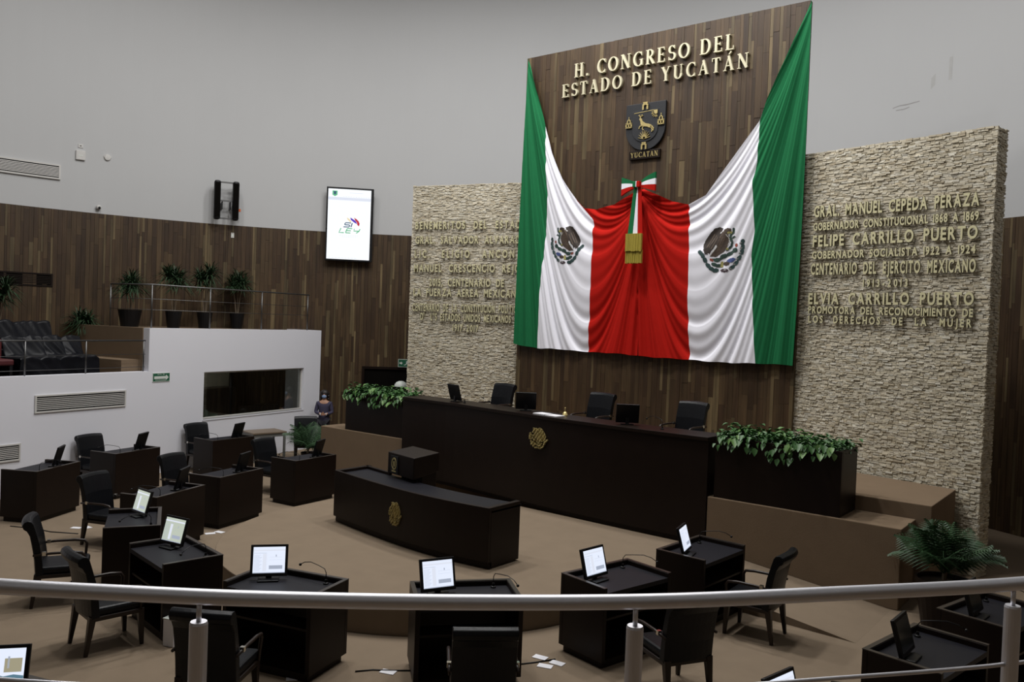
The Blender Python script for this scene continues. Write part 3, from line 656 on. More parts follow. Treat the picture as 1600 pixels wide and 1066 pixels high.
def tower(cx, cy): return [([(cx-.06,cy),(cx-.06,cy+.08)], .03), ([(cx+.06,cy),(cx+.06,cy+.08)], .03), ([(cx,cy),(cx,cy+.08)], .025), ([(cx-.075,cy+.08),(cx+.075,cy+.08)], .025), ([(cx-.075,cy),(cx+.075,cy)], .02), ([(cx-.035,cy+.09),(cx-.03,cy+.14),(cx,cy+.17),(cx+.03,cy+.14),(cx+.035,cy+.09)], .022), ([(cx,cy+.17),(cx,cy+.22)], .012)]
gold('gold_bell_tower', tower(-.375, .02)); gold('gold_bell_tower', tower(.375, .02))
gold('gold_deer', [([(-.13,.17),(-.10,.20),(-.07,.17),(-.05,.12),(.02,.07),(.10,.05),(.16,.02),(.17,-.03),(.12,-.03),(.05,.0),(-.03,.01),(-.09,.05),(-.10,.12)][::-1], None),
    ([(-.06,.03),(-.11,.02),(-.13,-.03)], .018), ([(-.03,.02),(-.05,-.03),(-.02,-.07)], .018), ([(.14,.0),(.18,-.07),(.17,-.12)], .02), ([(.16,.01),(.21,-.05),(.20,-.10)], .02),
    ([(-.11,.20),(-.12,.26)], .012), ([(-.10,.20),(-.06,.26)], .012), ([(-.12,.23),(-.15,.25)], .01), ([(-.08,.23),(-.04,.23)], .01)])
gold('gold_agave', [([(0,-.245),(.12*math.cos(R(a))*1.2, -.245+.17*math.sin(R(a)))], [.022,.005]) for a in range(10, 175, 20)])
gold('gold_sun', [([(.20,.32),(.29,.32),(.29,.25),(.26,.23),(.22,.25)][::-1], None)]+[([(.25+.055*math.cos(R(a)),.27+.055*math.sin(R(a))),(.25+.10*math.cos(R(a)),.27+.10*math.sin(R(a)))], .012) for a in (170,195,220,245,270,290)])
gold('gold_bar', [([(-.26,.30),(.20,.325)], .012)], -.006)
MB().box(-.36, .36, -.05, 0, -.655, -.475).obj('name_plate', 'espresso', ca, bevel=.005)
serif_line('YUCATAN', None, -.045, -.32, .32, -.615, .105, m='gold', depth=.012, parent=ca)

# ------------------------------------------------------------ emblem with eagle: shared outline pieces in unit space
def emblem_pieces():
    S = 640.0; U = lambda pts: [((x-535)/S, (515-y)/S) for x, y in pts]
    el = lambda x, y, rx, ry, a=0: U([(x+rx*math.cos(k*PI/6)*math.cos(R(a))-ry*math.sin(k*PI/6)*math.sin(R(a)), y+rx*math.cos(k*PI/6)*math.sin(R(a))+ry*math.sin(k*PI/6)*math.cos(R(a))) for k in range(12)])
    def band(pts, w_):
        out = []
        for i in range(len(pts)-1):
            (x0, y0), (x1, y1) = pts[i], pts[i+1]; l = math.hypot(x1-x0, y1-y0); nx, ny = -(y1-y0)/l*w_/2, (x1-x0)/l*w_/2
            out.append(U([(x0+nx,y0+ny),(x1+nx,y1+ny),(x1-nx,y1-ny),(x0-nx,y0-ny)]))
        return out
    br, db, gr, tg, ye, rd, bl, gy = (.055,.036,.025), (.024,.015,.011), (.018,.045,.035), (.02,.05,.05), (.32,.29,.10), (.25,.05,.03), (.06,.09,.25), (.2,.2,.19)
    P = []
    for (x, y, a) in [(250,405,80),(245,475,90),(258,545,80),(290,630,60),(330,705,50),(380,765,35)]: P += [(el(x,y,44,26,a), tg), (el(x+22,y+15,20,9,a-50), gy)]
    for (x, y, a) in [(600,808,10),(660,780,-25),(705,735,-50),(750,655,-65),(785,590,-60),(822,545,-45)]: P += [(el(x,y,46,29,a), tg)]
    P += [(q, gr) for q in band([(330,510),(430,580),(560,650),(680,650)], 34)]
    P += [(el(480,808,55,26,0), (.05,.03,.04)), (el(470,800,18,9,0), (.4,.4,.4))]
    P += [(el(345,520,38,34,20), gr), (el(415,572,50,28,25), gr), (el(495,605,55,32,20), gr), (el(580,655,50,32,10), gr), (el(620,720,45,26,-15), gr), (el(660,655,30,18,-30), rd), (el(330,450,20,26,0), rd), (el(560,740,60,22,0), gr)]
    P += [(el(395,665,65,30,20), bl), (el(455,710,45,28,5), br), (U([(495,680),(530,680),(538,760),(500,758)]), ye)]
    P += [(q, gr) for q in band([(375,205),(368,260),(405,300),(415,350),(385,400),(395,460),(430,500),(465,520)], 30)]
    P += [(q, gr) for q in band([(350,322),(385,345),(405,365)], 26)]
    P += [(U([(400,215),(450,203),(490,215),(560,280),(600,440),(640,520),(690,600),(600,612),(560,585),(500,545),(455,490),(432,400),(425,330),(450,280),(400,255)]), br)]
    P += [(U([(520,205),(570,180),(640,200),(700,270),(760,360),(790,430),(782,500),(750,585),(735,560),(722,592),(708,545),(690,575),(665,520),(640,500),(600,440),(570,360),(545,280)]), db)]
    P += [(q, (.12,.085,.06)) for L_ in ([(610,300),(700,470)], [(640,280),(735,480)], [(585,330),(670,500)], [(470,300),(560,520)], [(510,330),(590,540)], [(500,250),(560,340)]) for q in band(L_, 9)]
    P += [(U([(600,435),(690,590),(680,598),(585,470)]), (.6,.6,.6)), (U([(505,225),(560,268),(555,280),(500,238)]), (.6,.6,.6))]
    P += [(U([(385,252),(455,258),(445,288),(395,282)]), ye), (el(450,500,20,14,0), ye)]
    P += [(q, (.45,.45,.42)) for q in band([(470,290),(428,350),(420,400),(440,450)], 10)]
    return P
EMB = emblem_pieces()
def raster_emblem(n=96):
    g = [[None]*n for _ in range(n)]
    for poly, col in EMB:
        xs = [p[0] for p in poly]; ys = [p[1] for p in poly]
        i0, i1 = max(0, int((min(xs)+.56)/1.12*n)), min(n-1, int((max(xs)+.56)/1.12*n)+1); j0, j1 = max(0, int((min(ys)+.56)/1.12*n)), min(n-1, int((max(ys)+.56)/1.12*n)+1)
        for i in range(i0, i1+1):
            for j in range(j0, j1+1):
                x, y = -.56+1.12*(i+.5)/n, -.56+1.12*(j+.5)/n; c = False; k = len(poly)-1
                for q in range(len(poly)):
                    if (poly[q][1] > y) != (poly[k][1] > y) and x < (poly[k][0]-poly[q][0])*(y-poly[q][1])/(poly[k][1]-poly[q][1])+poly[q][0]: c = not c
                    k = q
                if c: g[i][j] = col
    return g
EG = raster_emblem()

# ------------------------------------------------------------ the draped flag
FYP = 15.19
TOPL = [(-11.66,9.74),(-11.39,9.0),(-11.12,8.14),(-10.9,7.5),(-10.65,6.99),(-10.28,6.5),(-9.99,6.24),(-9.69,6.20),(-9.22,6.28),(-8.84,6.45),(-8.57,6.57)]
TOPR = [(-8.57,6.57),(-8.17,6.4),(-7.87,6.26),(-7.52,6.18),(-7.16,6.35),(-6.61,7.05),(-6.13,7.68),(-6.0,8.06),(-5.59,8.94),(-5.24,9.74)]
HALF = {
 'L': dict(top=TOPL, idx=[0, 2, 5, 10], cur=[[(-11.66,9.74),(-11.72,7.44),(-11.76,5.23),(-11.79,3.21)], [(-11.12,8.14),(-11.04,7.26),(-10.96,6.58),(-11.01,5.51),(-11.07,4.56),(-11.1,3.14)], [(-10.28,6.5),(-9.75,5.98),(-9.72,5.47),(-9.73,4.56),(-9.77,3.13)], [(-8.57,6.57),(-8.57,4.91),(-8.52,3.11)]], mats=['green','white','red'], A=(-11.70,9.85), C=(-8.57,6.62)),
 'R': dict(top=TOPR, idx=[0, 3, 7, 9], cur=[[(-8.57,6.57),(-8.57,4.91),(-8.52,3.11)], [(-7.52,6.18),(-7.49,5.89),(-7.44,5.05),(-7.44,4.16),(-7.37,3.08)], [(-6.0,8.06),(-6.13,7.68),(-6.13,6.9),(-6.2,6.57),(-6.13,5.6),(-6.18,5.14),(-6.07,3.89),(-5.99,3.09)], [(-5.24,9.74),(-5.23,7.43),(-5.24,5.11),(-5.29,3.11)]], mats=['red','white','green'], A=(-5.20,9.85), C=(-8.57,6.62))}
def phase(x, z, h):
    A, C = h['A'], h['C']; t = np.clip((x-A[0])/(C[0]-A[0]), .004, .996); zc = A[1]+(C[1]-A[1])*t
    p = np.maximum(zc-z, .05)/(4*t*(1-t)+.10)
    lp = np.log(p); return 34*lp+2.2*np.sin(2.6*lp+2.2*t)+1.3*np.sin(5.1*lp-3*t), t
def drape(x, z, h):
    ph, t = phase(x, z, h); e = .01
    gx = (phase(x+e, z, h)[0]-ph)/e; gz = (phase(x, z+e, h)[0]-ph)/e; g = np.hypot(gx, gz)
    lam = 2*PI/np.maximum(g, 1)
    amp = np.minimum(.075, lam*.24)*np.clip(t/.03, 0, 1)*np.clip((1-t)/.012, .1, 1)*(.62+.38*np.sin(ph*.23+3*t+1))
    s = np.sin(ph); f = .55*s+.45*(1-2*np.abs(np.sin(ph/2+.4)))+.22*np.sin(2*ph+1.3)
    big = .03*np.sin(ph*.21+1.0)*np.clip(t/.1, 0, 1)
    return FYP+.02-amp*f-big
fg = thing('mexican_flag_drape', 'pair of mirrored green, white and red national flags draped over the wooden panel', 'flag', (-8.57, FYP, 3.1))
fg.name = 'draped_flag'
FO = np.array([-8.57, FYP, 3.1])
def curve_at(c, v):
    z = np.array([p[1] for p in c]); x = np.array([p[0] for p in c]); zt, zb = z[0], z[-1]
    zz = zt+(zb-zt)*v; xi = np.interp(-zz, -z, x); return xi-(x[0]+(x[-1]-x[0])*v)
for key, h in HALF.items():
    top = np.array(h['top']); q = np.r_[0, np.cumsum(np.hypot(*np.diff(top, axis=0).T))]
    v = np.linspace(0, 1, 260)
    for b in range(3):
        q0, q1 = q[h['idx'][b]], q[h['idx'][b+1]]; nu = 90; a = np.linspace(0, 1, nu); qq = q0+(q1-q0)*a
        tx, tz = np.interp(qq, q, top[:, 0]), np.interp(qq, q, top[:, 1])
        c0, c1 = h['cur'][b], h['cur'][b+1]; bx = c0[-1][0]+(c1[-1][0]-c0[-1][0])*a; bz = c0[-1][1]+(c1[-1][1]-c0[-1][1])*a
        X = tx[:, None]+(bx-tx)[:, None]*v+(1-a)[:, None]*curve_at(c0, v)+a[:, None]*curve_at(c1, v)
        Z = tz[:, None]+(bz-tz)[:, None]*v
        Z = Z + (np.sin(X*11)*.006+np.sin(X*4)*.008)*(v[None]**8)
        Y = drape(X, Z, h)
        V = np.stack([X, Y, Z], -1).reshape(-1, 3)-FO; nv = len(v)
        F = [(i*nv+j, i*nv+j+1, (i+1)*nv+j+1, (i+1)*nv+j) for i in range(nu-1) for j in range(nv-1)]
        m = MB(); m.v = V.tolist(); m.f = F
        m.obj({'green': 'green_stripe', 'white': 'white_stripe', 'red': 'red_stripe'}[h['mats'][b]], h['mats'][b], fg, smooth=True)
def cloth_emblem(cx, cz, w_, hgt, h, mirror):
    m = MB(); n = 96; cache = {}
    xs = [cx+(-1 if mirror else 1)*w_*(-.56+1.12*i/n) for i in range(n+1)]; zs = [cz+hgt*(-.56+1.12*j/n) for j in range(n+1)]
    Xg, Zg = np.meshgrid(xs, zs, indexing='ij'); Yg = drape(Xg, Zg, h)-.006
    for i in range(n):
        for j in range(n):
            c = EG[i][j]
            if c is None: continue
            vs = [(Xg[a, b]-FO[0], Yg[a, b]-FO[1], Zg[a, b]-FO[2]) for a, b in ((i,j),(i+1,j),(i+1,j+1),(i,j+1))]
            m.add(vs, [(0,1,2,3)] if not mirror else [(3,2,1,0)], c)
    return m.obj('eagle_emblem', 'embl', fg)
cloth_emblem(-10.40, 5.44, .90, .82, HALF['L'], False)
cloth_emblem(-6.77, 5.25, .95, .86, HALF['R'], True)
# bow and ribbon
bw = thing('ribbon_bow', 'green, white and red ribbon bow with gold fringed tails over the flag', 'bow', (-8.53, 15.02, 6.6))
def patch(poly, y0, y1, nm, mt, par=bw): return MB().prism(poly, y0, y1, lambda a, b, h: (a, h, b)).obj(nm, mt, par, bevel=.006)
for s in (-1, 1):
    o = -.02
    lp = thing('bow_loop', None, None); lp.parent = bw
    def loop(z0, z1, k0, k1, mt):
        m = MB(); n = 8
        for i in range(n):
            u0, u1 = i/n, (i+1)/n
            def pt(u, k): # k: 0 bottom .. 1 top
                hh = .03+.16*u**.8; return (s*(.03+.36*u), -.06-.05*math.sin(u*PI)-.02*math.sin(k*PI*3), (k-.5)*2*hh+ .02*u+(.03*s*u))
            a, b, c, d = pt(u0, k0), pt(u1, k0), pt(u1, k1), pt(u0, k1)
            m.add([a, b, c, d]+[(p[0], p[1]+.05, p[2]) for p in (a, b, c, d)], [(0,1,2,3),(7,6,5,4),(0,4,5,1),(3,2,6,7),(1,5,6,2),(0,3,7,4)])
        m.obj('ribbon_stripe', mt, lp)
    loop(0, 0, .66, 1, 'green'); loop(0, 0, .34, .66, 'white'); loop(0, 0, 0, .34, 'red')
kn = thing('knot', None, None); kn.parent = bw
for x0, x1, mt in ((-.07,.0,'green'),(0,.02,'white'),(.02,.09,'red')): MB().box(x0, x1, -.17, -.05, -.06, .06).obj('ribbon_stripe', mt, kn, bevel=.01)
tl = thing('ribbon_tails', None, None); tl.parent = bw
patch([(-.07,-.04),(.0,-.04),(-.06,-1.02),(-.18,-1.02)], -.10, -.08, 'ribbon_stripe', 'green', tl)
patch([(-.0,-.04),(.03,-.04),(.055,-1.02),(-.06,-1.02)], -.095, -.075, 'ribbon_stripe', 'white', tl)
patch([(.02,-.04),(.10,-.04),(.17,-1.02),(.055,-1.02)], -.10, -.08, 'ribbon_stripe', 'red', tl)
tf = thing('gold_tassels', None, None); tf.parent = bw
for zt, zb, y in ((-1.0,-1.36,-.13), (-1.33,-1.6,-.10)):
    m = MB(); n = 22
    for i in range(n):
        x0 = -.19+.37*i/n; x1 = -.19+.37*(i+.8)/n; m.box(x0, x1, y-.02-rng.uniform(0, .012), y+.03, zb+rng.uniform(-.01, .01), zt)
    m.obj('gold_fringe', 'tassel', tf)['kind'] = 'stuff'

# ------------------------------------------------------------ gold relief emblems for benches
def relief(loc, rz, size, label):
    t = thing('gold_emblem', label, 'emblem', loc, rz); m = MB(); n = 64
    hs = [.014+.030*((k*37) % 11)/11 for k in range(len(EMB))]
    for i in range(n):
        for j in range(n):
            x, y = -.56+1.12*(i+.5)/n, -.56+1.12*(j+.5)/n; hit = -1
            for q_, (poly, col) in enumerate(EMB):
                c = False; k = len(poly)-1
                for q in range(len(poly)):
                    if (poly[q][1] > y) != (poly[k][1] > y) and x < (poly[k][0]-poly[q][0])*(y-poly[q][1])/(poly[k][1]-poly[q][1])+poly[q][0]: c = not c
                    k = q
                if c: hit = q_
            if hit < 0: continue
            hgt = hs[hit]+.008*math.sin(40*x-25*y)
            x0 = size[0]*(x-.56/n); x1 = size[0]*(x+.56/n); z0 = size[1]*(y-.56/n); z1 = size[1]*(y+.56/n)
            m.box(x0, x1, -hgt, 0, z0, z1)
    m.obj('eagle_relief', 'brass', t)
    return t

# ------------------------------------------------------------ presidium bench
bn = thing('presidium_bench', 'long dark wooden presidium bench with a gold eagle emblem', 'bench', (-9.05, 12.4, .32))
BF = [(-12.65,12.57),(-11.4,12.55),(-9.88,12.36),(-8.54,12.20),(-6.87,12.10),(-5.45,12.08)]
BP = [(p.x, p.y) for p in smooth_path(BF, 5)]; bx, by, bz = -9.05, 12.4, .32
def strip(P, d0, d1, z0, z1, nm, mt, par, o, bevel=.006):
    m = MB(); poly = [(x, y+d0) for x, y in P]+[(x, y+d1) for x, y in P[::-1]]
    m.prism([(x-o[0], y-o[1]) for x, y in poly], z0-o[2], z1-o[2]); return m.obj(nm, mt, par, bevel=bevel)
O3 = (bx, by, bz)
strip(BP, .0, .06, .40, 1.97, 'front_panel', 'espresso', bn, O3); strip(BP, .04, .10, .325, .40, 'plinth', 'espresso', bn, O3)
strip(BP, -.03, .62, 1.97, 2.03, 'worktop', 'espresso', bn, O3)
MB().box(-.03, .03, -.31, .3, .01, 1.65).obj('end_panel', 'espresso', bn, loc=(3.56, .03, 0)); MB().box(-.03, .03, -.31, .3, .01, 1.65).obj('end_panel', 'espresso', bn, loc=(-3.55, .54, 0))
relief((-8.80, 12.215, 1.615), -.09, (.44, .37), 'round gold eagle emblem high on the long presidium bench')
# front desk
fd = thing('front_desk', 'low curved dark desk on the round platform with a gold emblem', 'desk', (-8.8, 9.1, .32))
FF = [(-10.58,9.0),(-9.62,8.82),(-8.6,8.68),(-7.8,8.66),(-7.06,8.72)]; FP = [(p.x, p.y) for p in smooth_path(FF, 5)]; O4 = (-8.8, 9.1, .32)
strip(FP, 0, .05, .42, 1.17, 'front_panel', 'espresso', fd, O4); strip(FP, .05, .09, .325, .42, 'plinth', 'espresso', fd, O4)
strip(FP, .05, .72, 1.09, 1.125, 'worktop', 'blacktop', fd, O4)
for x0, y0, x1, y1 in ((-10.58, 9.05, -10.50, 9.74), (-7.14, 8.77, -7.06, 9.42)):
    MB().box(x0-O4[0], x1-O4[0], y0-O4[1], y1-O4[1], .02, .85).obj('side_panel', 'espresso', fd, bevel=.006)
strip(FP[:5], .66, .72, 1.12, 1.17, 'rear_rim', 'espresso', fd, O4)
relief((-8.83, 8.705, .79), R(-7), (.28, .34), 'gold eagle emblem low on the curved front desk')
# lectern
lt = thing('lectern', 'dark lectern with a slanted top and small gold crest behind the front desk', 'lectern', (-9.38, 9.66, .32), R(-12))
m = MB(); m.prism([(-.08, 0), (.20, 0), (.20, .98), (-.08, .90)], -.30, .30, lambda a, b, h: (h, a, b)); m.obj('body', 'espresso', lt, bevel=.01)
m = MB(); m.prism([(-.28, .86), (-.28, 1.20), (.20, 1.26), (.20, .96)], -.40, .36, lambda a, b, h: (h, a, b)); m.obj('top_box', 'espresso', lt, bevel=.01)
pl_ = MB().box(-.30, -.08, -.292, -.281, .88, 1.16).obj('crest_plate', 'shield', lt)
m = MB()
for i in range(16):
    a0, a1 = 2*PI*i/16, 2*PI*(i+1)/16; m.prism([(-.19+.055*math.cos(a), 1.035+.075*math.sin(a)) for a in (a0, a1)]+[(-.19+.075*math.cos(a), 1.035+.10*math.sin(a)) for a in (a1, a0)], -.292, -.298, lambda a, b, h: (a, h, b))
m.prism([(-.22,1.07),(-.17,1.08),(-.16,1.0),(-.2,.98)], -.292, -.298, lambda a, b, h: (a, h, b)); m.box(-.25, -.13, -.298, -.292, .905, .925)
m.obj('gold_crest', 'brass', pl_)
# planters
def planter(x0, x1, y0, y1, z0, z1, label, side):
    c = ((x0+x1)/2, (y0+y1)/2, z0); t = thing('planter_box', label, 'planter', c); L, D, H = x1-x0, y1-y0, z1-z0
    MB().box(-L/2, L/2, -D/2, -D/2+.05, 0, H).obj('front_panel', 'espresso', t, bevel=.005); MB().box(-L/2, L/2, D/2-.05, D/2, 0, H).obj('rear_panel', 'espresso', t, bevel=.005)
    for s in (-1, 1): MB().box(s*(L/2-.025)-.025, s*(L/2-.025)+.025, -D/2+.05, D/2-.05, 0, H).obj('side_panel', 'espresso', t, bevel=.005)
    MB().box(-L/2+.05, L/2-.05, -D/2+.05, D/2-.05, H-.2, H-.06).obj('soil', 'soil', t)
    pt = thing('potted_plant', side, 'plant', (c[0], c[1], z1-.06))
    me = []
    for q in range(4):
        m = MB(); w_, l_ = .028+.005*q, .082+.012*q
        m.add([(0,0,0),(w_,.35*l_,.012),(w_*.7,.7*l_,.0),(0,l_,-.03),(-w_*.7,.7*l_,0),(-w_,.35*l_,.012),(0,.4*l_,-.012)], [(0,1,6),(1,2,6),(2,3,6),(3,4,6),(4,5,6),(5,0,6)]); me.append(m.mesh('leaf', 'leaf' if q < 3 else 'leaf2', True))
    m = MB()
    for i in range(2600):
        x, y = rng.uniform(-L/2+.03, L/2-.03), rng.uniform(-D/2+.03, D/2-.03); z = abs(rng.normal(0, .06))+.03; a = rng.uniform(0, 2*PI); tl_ = rng.uniform(-.6, .5); s = rng.uniform(.5, 1.1)
        Mx = Matrix.Translation((x, y, z)) @ Matrix.Rotation(a, 4, 'Z') @ Matrix.Rotation(tl_, 4, 'X') @ Matrix.Scale(s, 4)
        src = me[i % 3]; m.add([Mx@v.co for v in src.vertices], [tuple(p.vertices) for p in src.polygons])
    m.obj('undergrowth', 'leaf', pt)['kind'] = 'stuff'
    for i in range(170):
        edge = rng.random() < .45
        x = rng.uniform(-L/2-.02, L/2+.03); y = -D/2-rng.uniform(.0, .06) if edge else rng.uniform(-D/2, D/2); z = rng.uniform(-.10, .10) if edge else rng.uniform(.06, .20)
        if edge: z *= (1+1.0*(math.sin(x*5+1) > .6))
        o = bpy.data.objects.new('leaf', me[int(rng.integers(0, 4))]); COL.objects.link(o); o.parent = pt; o.location = (x, y, z+.04)
        a = (PI+rng.uniform(-.7, .7)) if edge else rng.uniform(0, 2*PI)
        o.rotation_euler = (rng.uniform(-1.2, -.3) if edge else rng.uniform(-.4, .7), 0, a); s = rng.uniform(.8, 1.5); o.scale = (s, s, s)
planter(-5.36, -3.46, 12.13, 12.90, 1.11, 2.05, 'dark wooden planter box at the right end of the presidium bench', 'leafy green pothos filling the right planter box')
planter(-14.62, -12.75, 12.70, 13.33, 1.11, 1.97, 'dark wooden planter box at the left end of the presidium bench', 'leafy green pothos filling the left planter box')

# ------------------------------------------------------------ desks, monitors, microphones, chairs
def make_desk():
    t = thing('delegate_desk', 'x', 'desk'); W, D, H = 1.10, .68, .88
    MB().box(-W/2, W/2, -.05, 0, .08, H).obj('front_panel', 'espresso', t, bevel=.004)
    for s in (-1, 1): MB().box(s*(W/2-.025)-.025, s*(W/2-.025)+.025, -D, -.05, .08 if s < 0 else .08, H).obj('side_panel', 'espresso', t, bevel=.004)
    MB().box(-W/2+.04, W/2-.04, -D+.04, -.04, 0, .08).obj('plinth', 'espresso', t)
    MB().box(-W/2+.05, W/2-.05, -D, -.05, H-.10, H-.05).obj('top', 'blacktop', t)
    MB().box(-W/2+.05, W/2-.05, -D+.02, -D+.28, .52, .545).obj('shelf', 'espresso', t)
    m = MB(); e = .045; m.box(-W/2, W/2, -e, 0.002, H, H+.008); m.box(-W/2, -W/2+e, -D, -e, H, H+.008); m.box(W/2-e, W/2, -D, -e, H, H+.008); m.obj('rim', 'espresso_rim', t)
    return t
def make_monitor(kind):
    t = thing('monitor', 'x', 'monitor')
    MB().box(-.11, .11, -.08, .08, 0, .018).obj('base', 'plastic', t, bevel=.006)
    MB().box(-.03, .03, .03, .06, .015, .14).obj('stand', 'plastic', t)
    hs = thing('panel', None, None); hs.parent = t; hs.location = (0, 0, .04); hs.rotation_euler = (R(-16), 0, 0); W, H = .39, .335
    MB().box(-W/2, W/2, 0, .035, 0, H).obj('housing', 'plastic', hs, bevel=.006)
    if kind == 'off': MB().box(-W/2+.03, W/2-.03, -.003, 0, .035, H-.028).obj('screen', 'scr_off', hs); return t
    sm = 'scr' if kind in ('page', 'photo') else 'scr_dim'
    MB().box(-W/2+.028, W/2-.028, -.003, 0, .035, H-.026).obj('screen', sm, hs)
    x0, x1, z0, z1 = -W/2+.028, W/2-.028, .035, H-.026; m = MB(); P_ = lambda a, b: (x0+(x1-x0)*a, z0+(z1-z0)*b)
    def bar(a0, b0, a1, b1): m.prism([P_(a0,b0), P_(a1,b0), P_(a1,b1), P_(a0,b1)][::-1], 0, -.0008, lambda a, b, h: (a, -.0035+h, b))
    if kind != 'photo':
        bar(.02, .765, .42, .775); bar(.50, .15, .92, .29); bar(.50,.60,.9,.604); bar(.50,.50,.9,.504); bar(.70,.62,.73,.70); bar(0,0,1,.03)
        for k in range(14): bar(.03, .10+.045*k, .20+.1*((k*7) % 3)/3, .108+.045*k)
        m.obj('page_text', 'scr_grey', hs); m = MB(); bar(.30, .08, .42, .74); bar(0, .84, 1, .9); m.obj('page_band', 'scr_pale', hs)
    else:
        m.prism([P_(.0,.0),P_(1,.0),P_(1,.30),P_(.8,.34),P_(.6,.30),P_(.4,.38),P_(.2,.30),P_(0,.36)][::-1], 0, -.0008, lambda a, b, h: (a, -.0035+h, b)); m.obj('photo_sea', emit('photo_blue', (.10,.20,.27), 1), hs)
        m = MB(); bar(.6,.40,.95,.75); m.obj('photo_card', emit('photo_tan', (.35,.32,.22), 1), hs); m = MB(); bar(.2,.6,.5,.62); bar(.66,.5,.7,.8); m.obj('page_text', 'scr_grey', hs)
    return t
def make_mic(bend=1):
    t = thing('gooseneck_microphone', 'x', 'microphone')
    MB().lathe([(0,.05),(.012,.05),(.016,.02),(.028,.015),(.03,0),(0,0)], n=12).obj('base', 'plastic', t)
    P_ = [(0,0,.05),(0,0,.12),(.02,-.02,.16),(.08,-.08,.175),(.18,-.17,.19),(.25,-.23,.17),(.29,-.27,.14)]
    MB().tube(P_, .0045, 6).obj('gooseneck', 'plastic', t, smooth=True); MB().ball((.30,-.28,.13), .016, 6, (1,1,1)).obj('head', 'plastic', t, smooth=True)
    return t
def make_chair():
    t = thing('armchair', 'x', 'chair')
    for s in (-1, 1):
        MB().taper((s*.25, .27, 0), (s*.245, .25, .40), .018, .034).obj('leg', 'chairwood', t, bevel=.004)
        MB().taper((s*.25, -.31, 0), (s*.245, -.25, .42), .018, .036).obj('leg', 'chairwood', t, bevel=.004)
    MB().box(-.28, .28, -.28, .285, .36, .41).obj('seat_frame', 'chairwood', t, bevel=.01)
    MB().box(-.27, .27, -.26, .30, .41, .50).obj('seat', 'leather', t, bevel=.03)
    prof = [(-.215,.42),(-.235,.60),(-.265,.80),(-.315,.98),(-.335,1.045),(-.36,1.08),(-.40,1.09),(-.44,1.07),(-.455,1.03),(-.44,.99),(-.405,.965),(-.37,.90),(-.345,.78),(-.315,.60),(-.30,.40)]
    m = MB(); n = 9; k = len(prof); vs = []
    for i in range(n):
        u = -1+2*i/(n-1); x = u*.285; cv = .035*u*u
        vs += [(x, y+cv, z-.012*u*u) for y, z in prof]
    fs = [(i*k+j, i*k+(j+1)%k, (i+1)*k+(j+1)%k, (i+1)*k+j) for i in range(n-1) for j in range(k)]+[tuple(range(k))[::-1], tuple(range((n-1)*k, n*k))]
    m.add(vs, fs); m.obj('backrest', 'leather', t, bevel=.008)
    for s in (-1, 1):
        ar = MB().tube([(s*.30, -.30, .66),(s*.30, -.1, .675),(s*.30, .12, .675),(s*.30, .23, .66),(s*.295, .255, .62),(s*.285, .245, .50),(s*.28, .24, .40)], [.014,.017,.019,.019,.019,.017,.016], 8).obj('armrest', 'chairwood', t, smooth=True)
        MB().box(s*.30-.02, s*.30+.02, -.20, -.16, .655, .70).obj('bracket', 'chrome', ar)
    return t
pd, pm, pc = make_desk(), make_mic(), make_chair()
MON = {k: make_monitor(k) for k in ('off', 'page', 'dim', 'photo')}
USED = set()
def place(proto, loc, rz, label, group=None):
    if proto.name in USED: o = copy_tree(proto)
    else: o = proto; USED.add(proto.name)
    o.location = loc; o.rotation_euler = (0, 0, rz); tag(o, label, None, group); return o
# desk: mid of the inner (front) edge, facing angle, monitor kind, turn, words
DESKS = [
 (-15.06, 6.63, 29, 'off', 22, 'leftmost desk at the left edge under the white vent'),
 (-15.85, 8.48, 15, 'off', 20, 'outer-row desk below the long vent in the white wall'),
 (-16.13, 10.82, 4, 'off', 20, 'outer-row desk below the booth window'),
 (-13.01, 10.60, 6, 'off', 20, 'inner-row desk nearest the potted palm by the booth'),
 (-12.57, 8.62, 15, 'off', 15, 'inner-row desk at the left edge of the round platform'),
 (-11.88, 7.07, 20, 'off', 18, 'inner-row desk facing the platform from the left, third from the palm'),
 (-10.63, 6.03, 60, 'dim', 28, 'inner-row desk with a pale lit screen turned away at the left'),
 (-8.98, 5.65, 81, 'dim', 18, 'inner-row desk with a pale lit screen and black top, front left'),
 (-7.27, 5.83, 106, 'page', 34, 'desk with a bright white screen behind the left railing post'),
 (-5.87, 6.80, 140, 'page', 15, 'desk with a bright white screen in the middle of the front'),
 (-5.11, 8.33, 167.5, 'page', 5, 'desk with a lit screen behind the middle railing post'),
 (-4.90, 10.05, 176, 'page', 16, 'inner-row desk beside the right end of the presidium bench'),
 (-1.89, 8.40, 169.5, 'off', 8, 'outer-row desk at the lower right behind the railing'),
 (-1.58, 10.13, 165.5, 'off', 8, 'outer-row desk at the right edge beside the potted palm'),
 (-2.18, 6.42, 156, 'page', 12, 'desk at the bottom edge between the middle and right railing posts'),
 (-6.36, 2.84, 107, 'photo', 34, 'desk in the bottom left corner'),
]
for x, y, a, k, turn, words in DESKS:
    rz = R(a)-PI/2
    place(pd, (x, y, 0), rz, 'dark wooden '+words)
    f = Vector((math.cos(R(a)), math.sin(R(a)), 0)); l = Vector((-f.y, f.x, 0))
    p = Vector((x, y, 0))-f*.30+l*.27; 
    place(MON[k], (p.x, p.y, .83), rz+R(turn), {'off': 'black monitor on ', 'page': 'lit monitor on ', 'dim': 'pale lit monitor on ', 'photo': 'monitor showing a picture on '}[k]+words)
    p = Vector((x, y, 0))-f*.12-l*.34
    place(pm, (p.x, p.y, .83), rz+(-R(150) if 'bright white screen behind' in words or 'leftmost' in words else -R(20)), 'microphone on '+words)
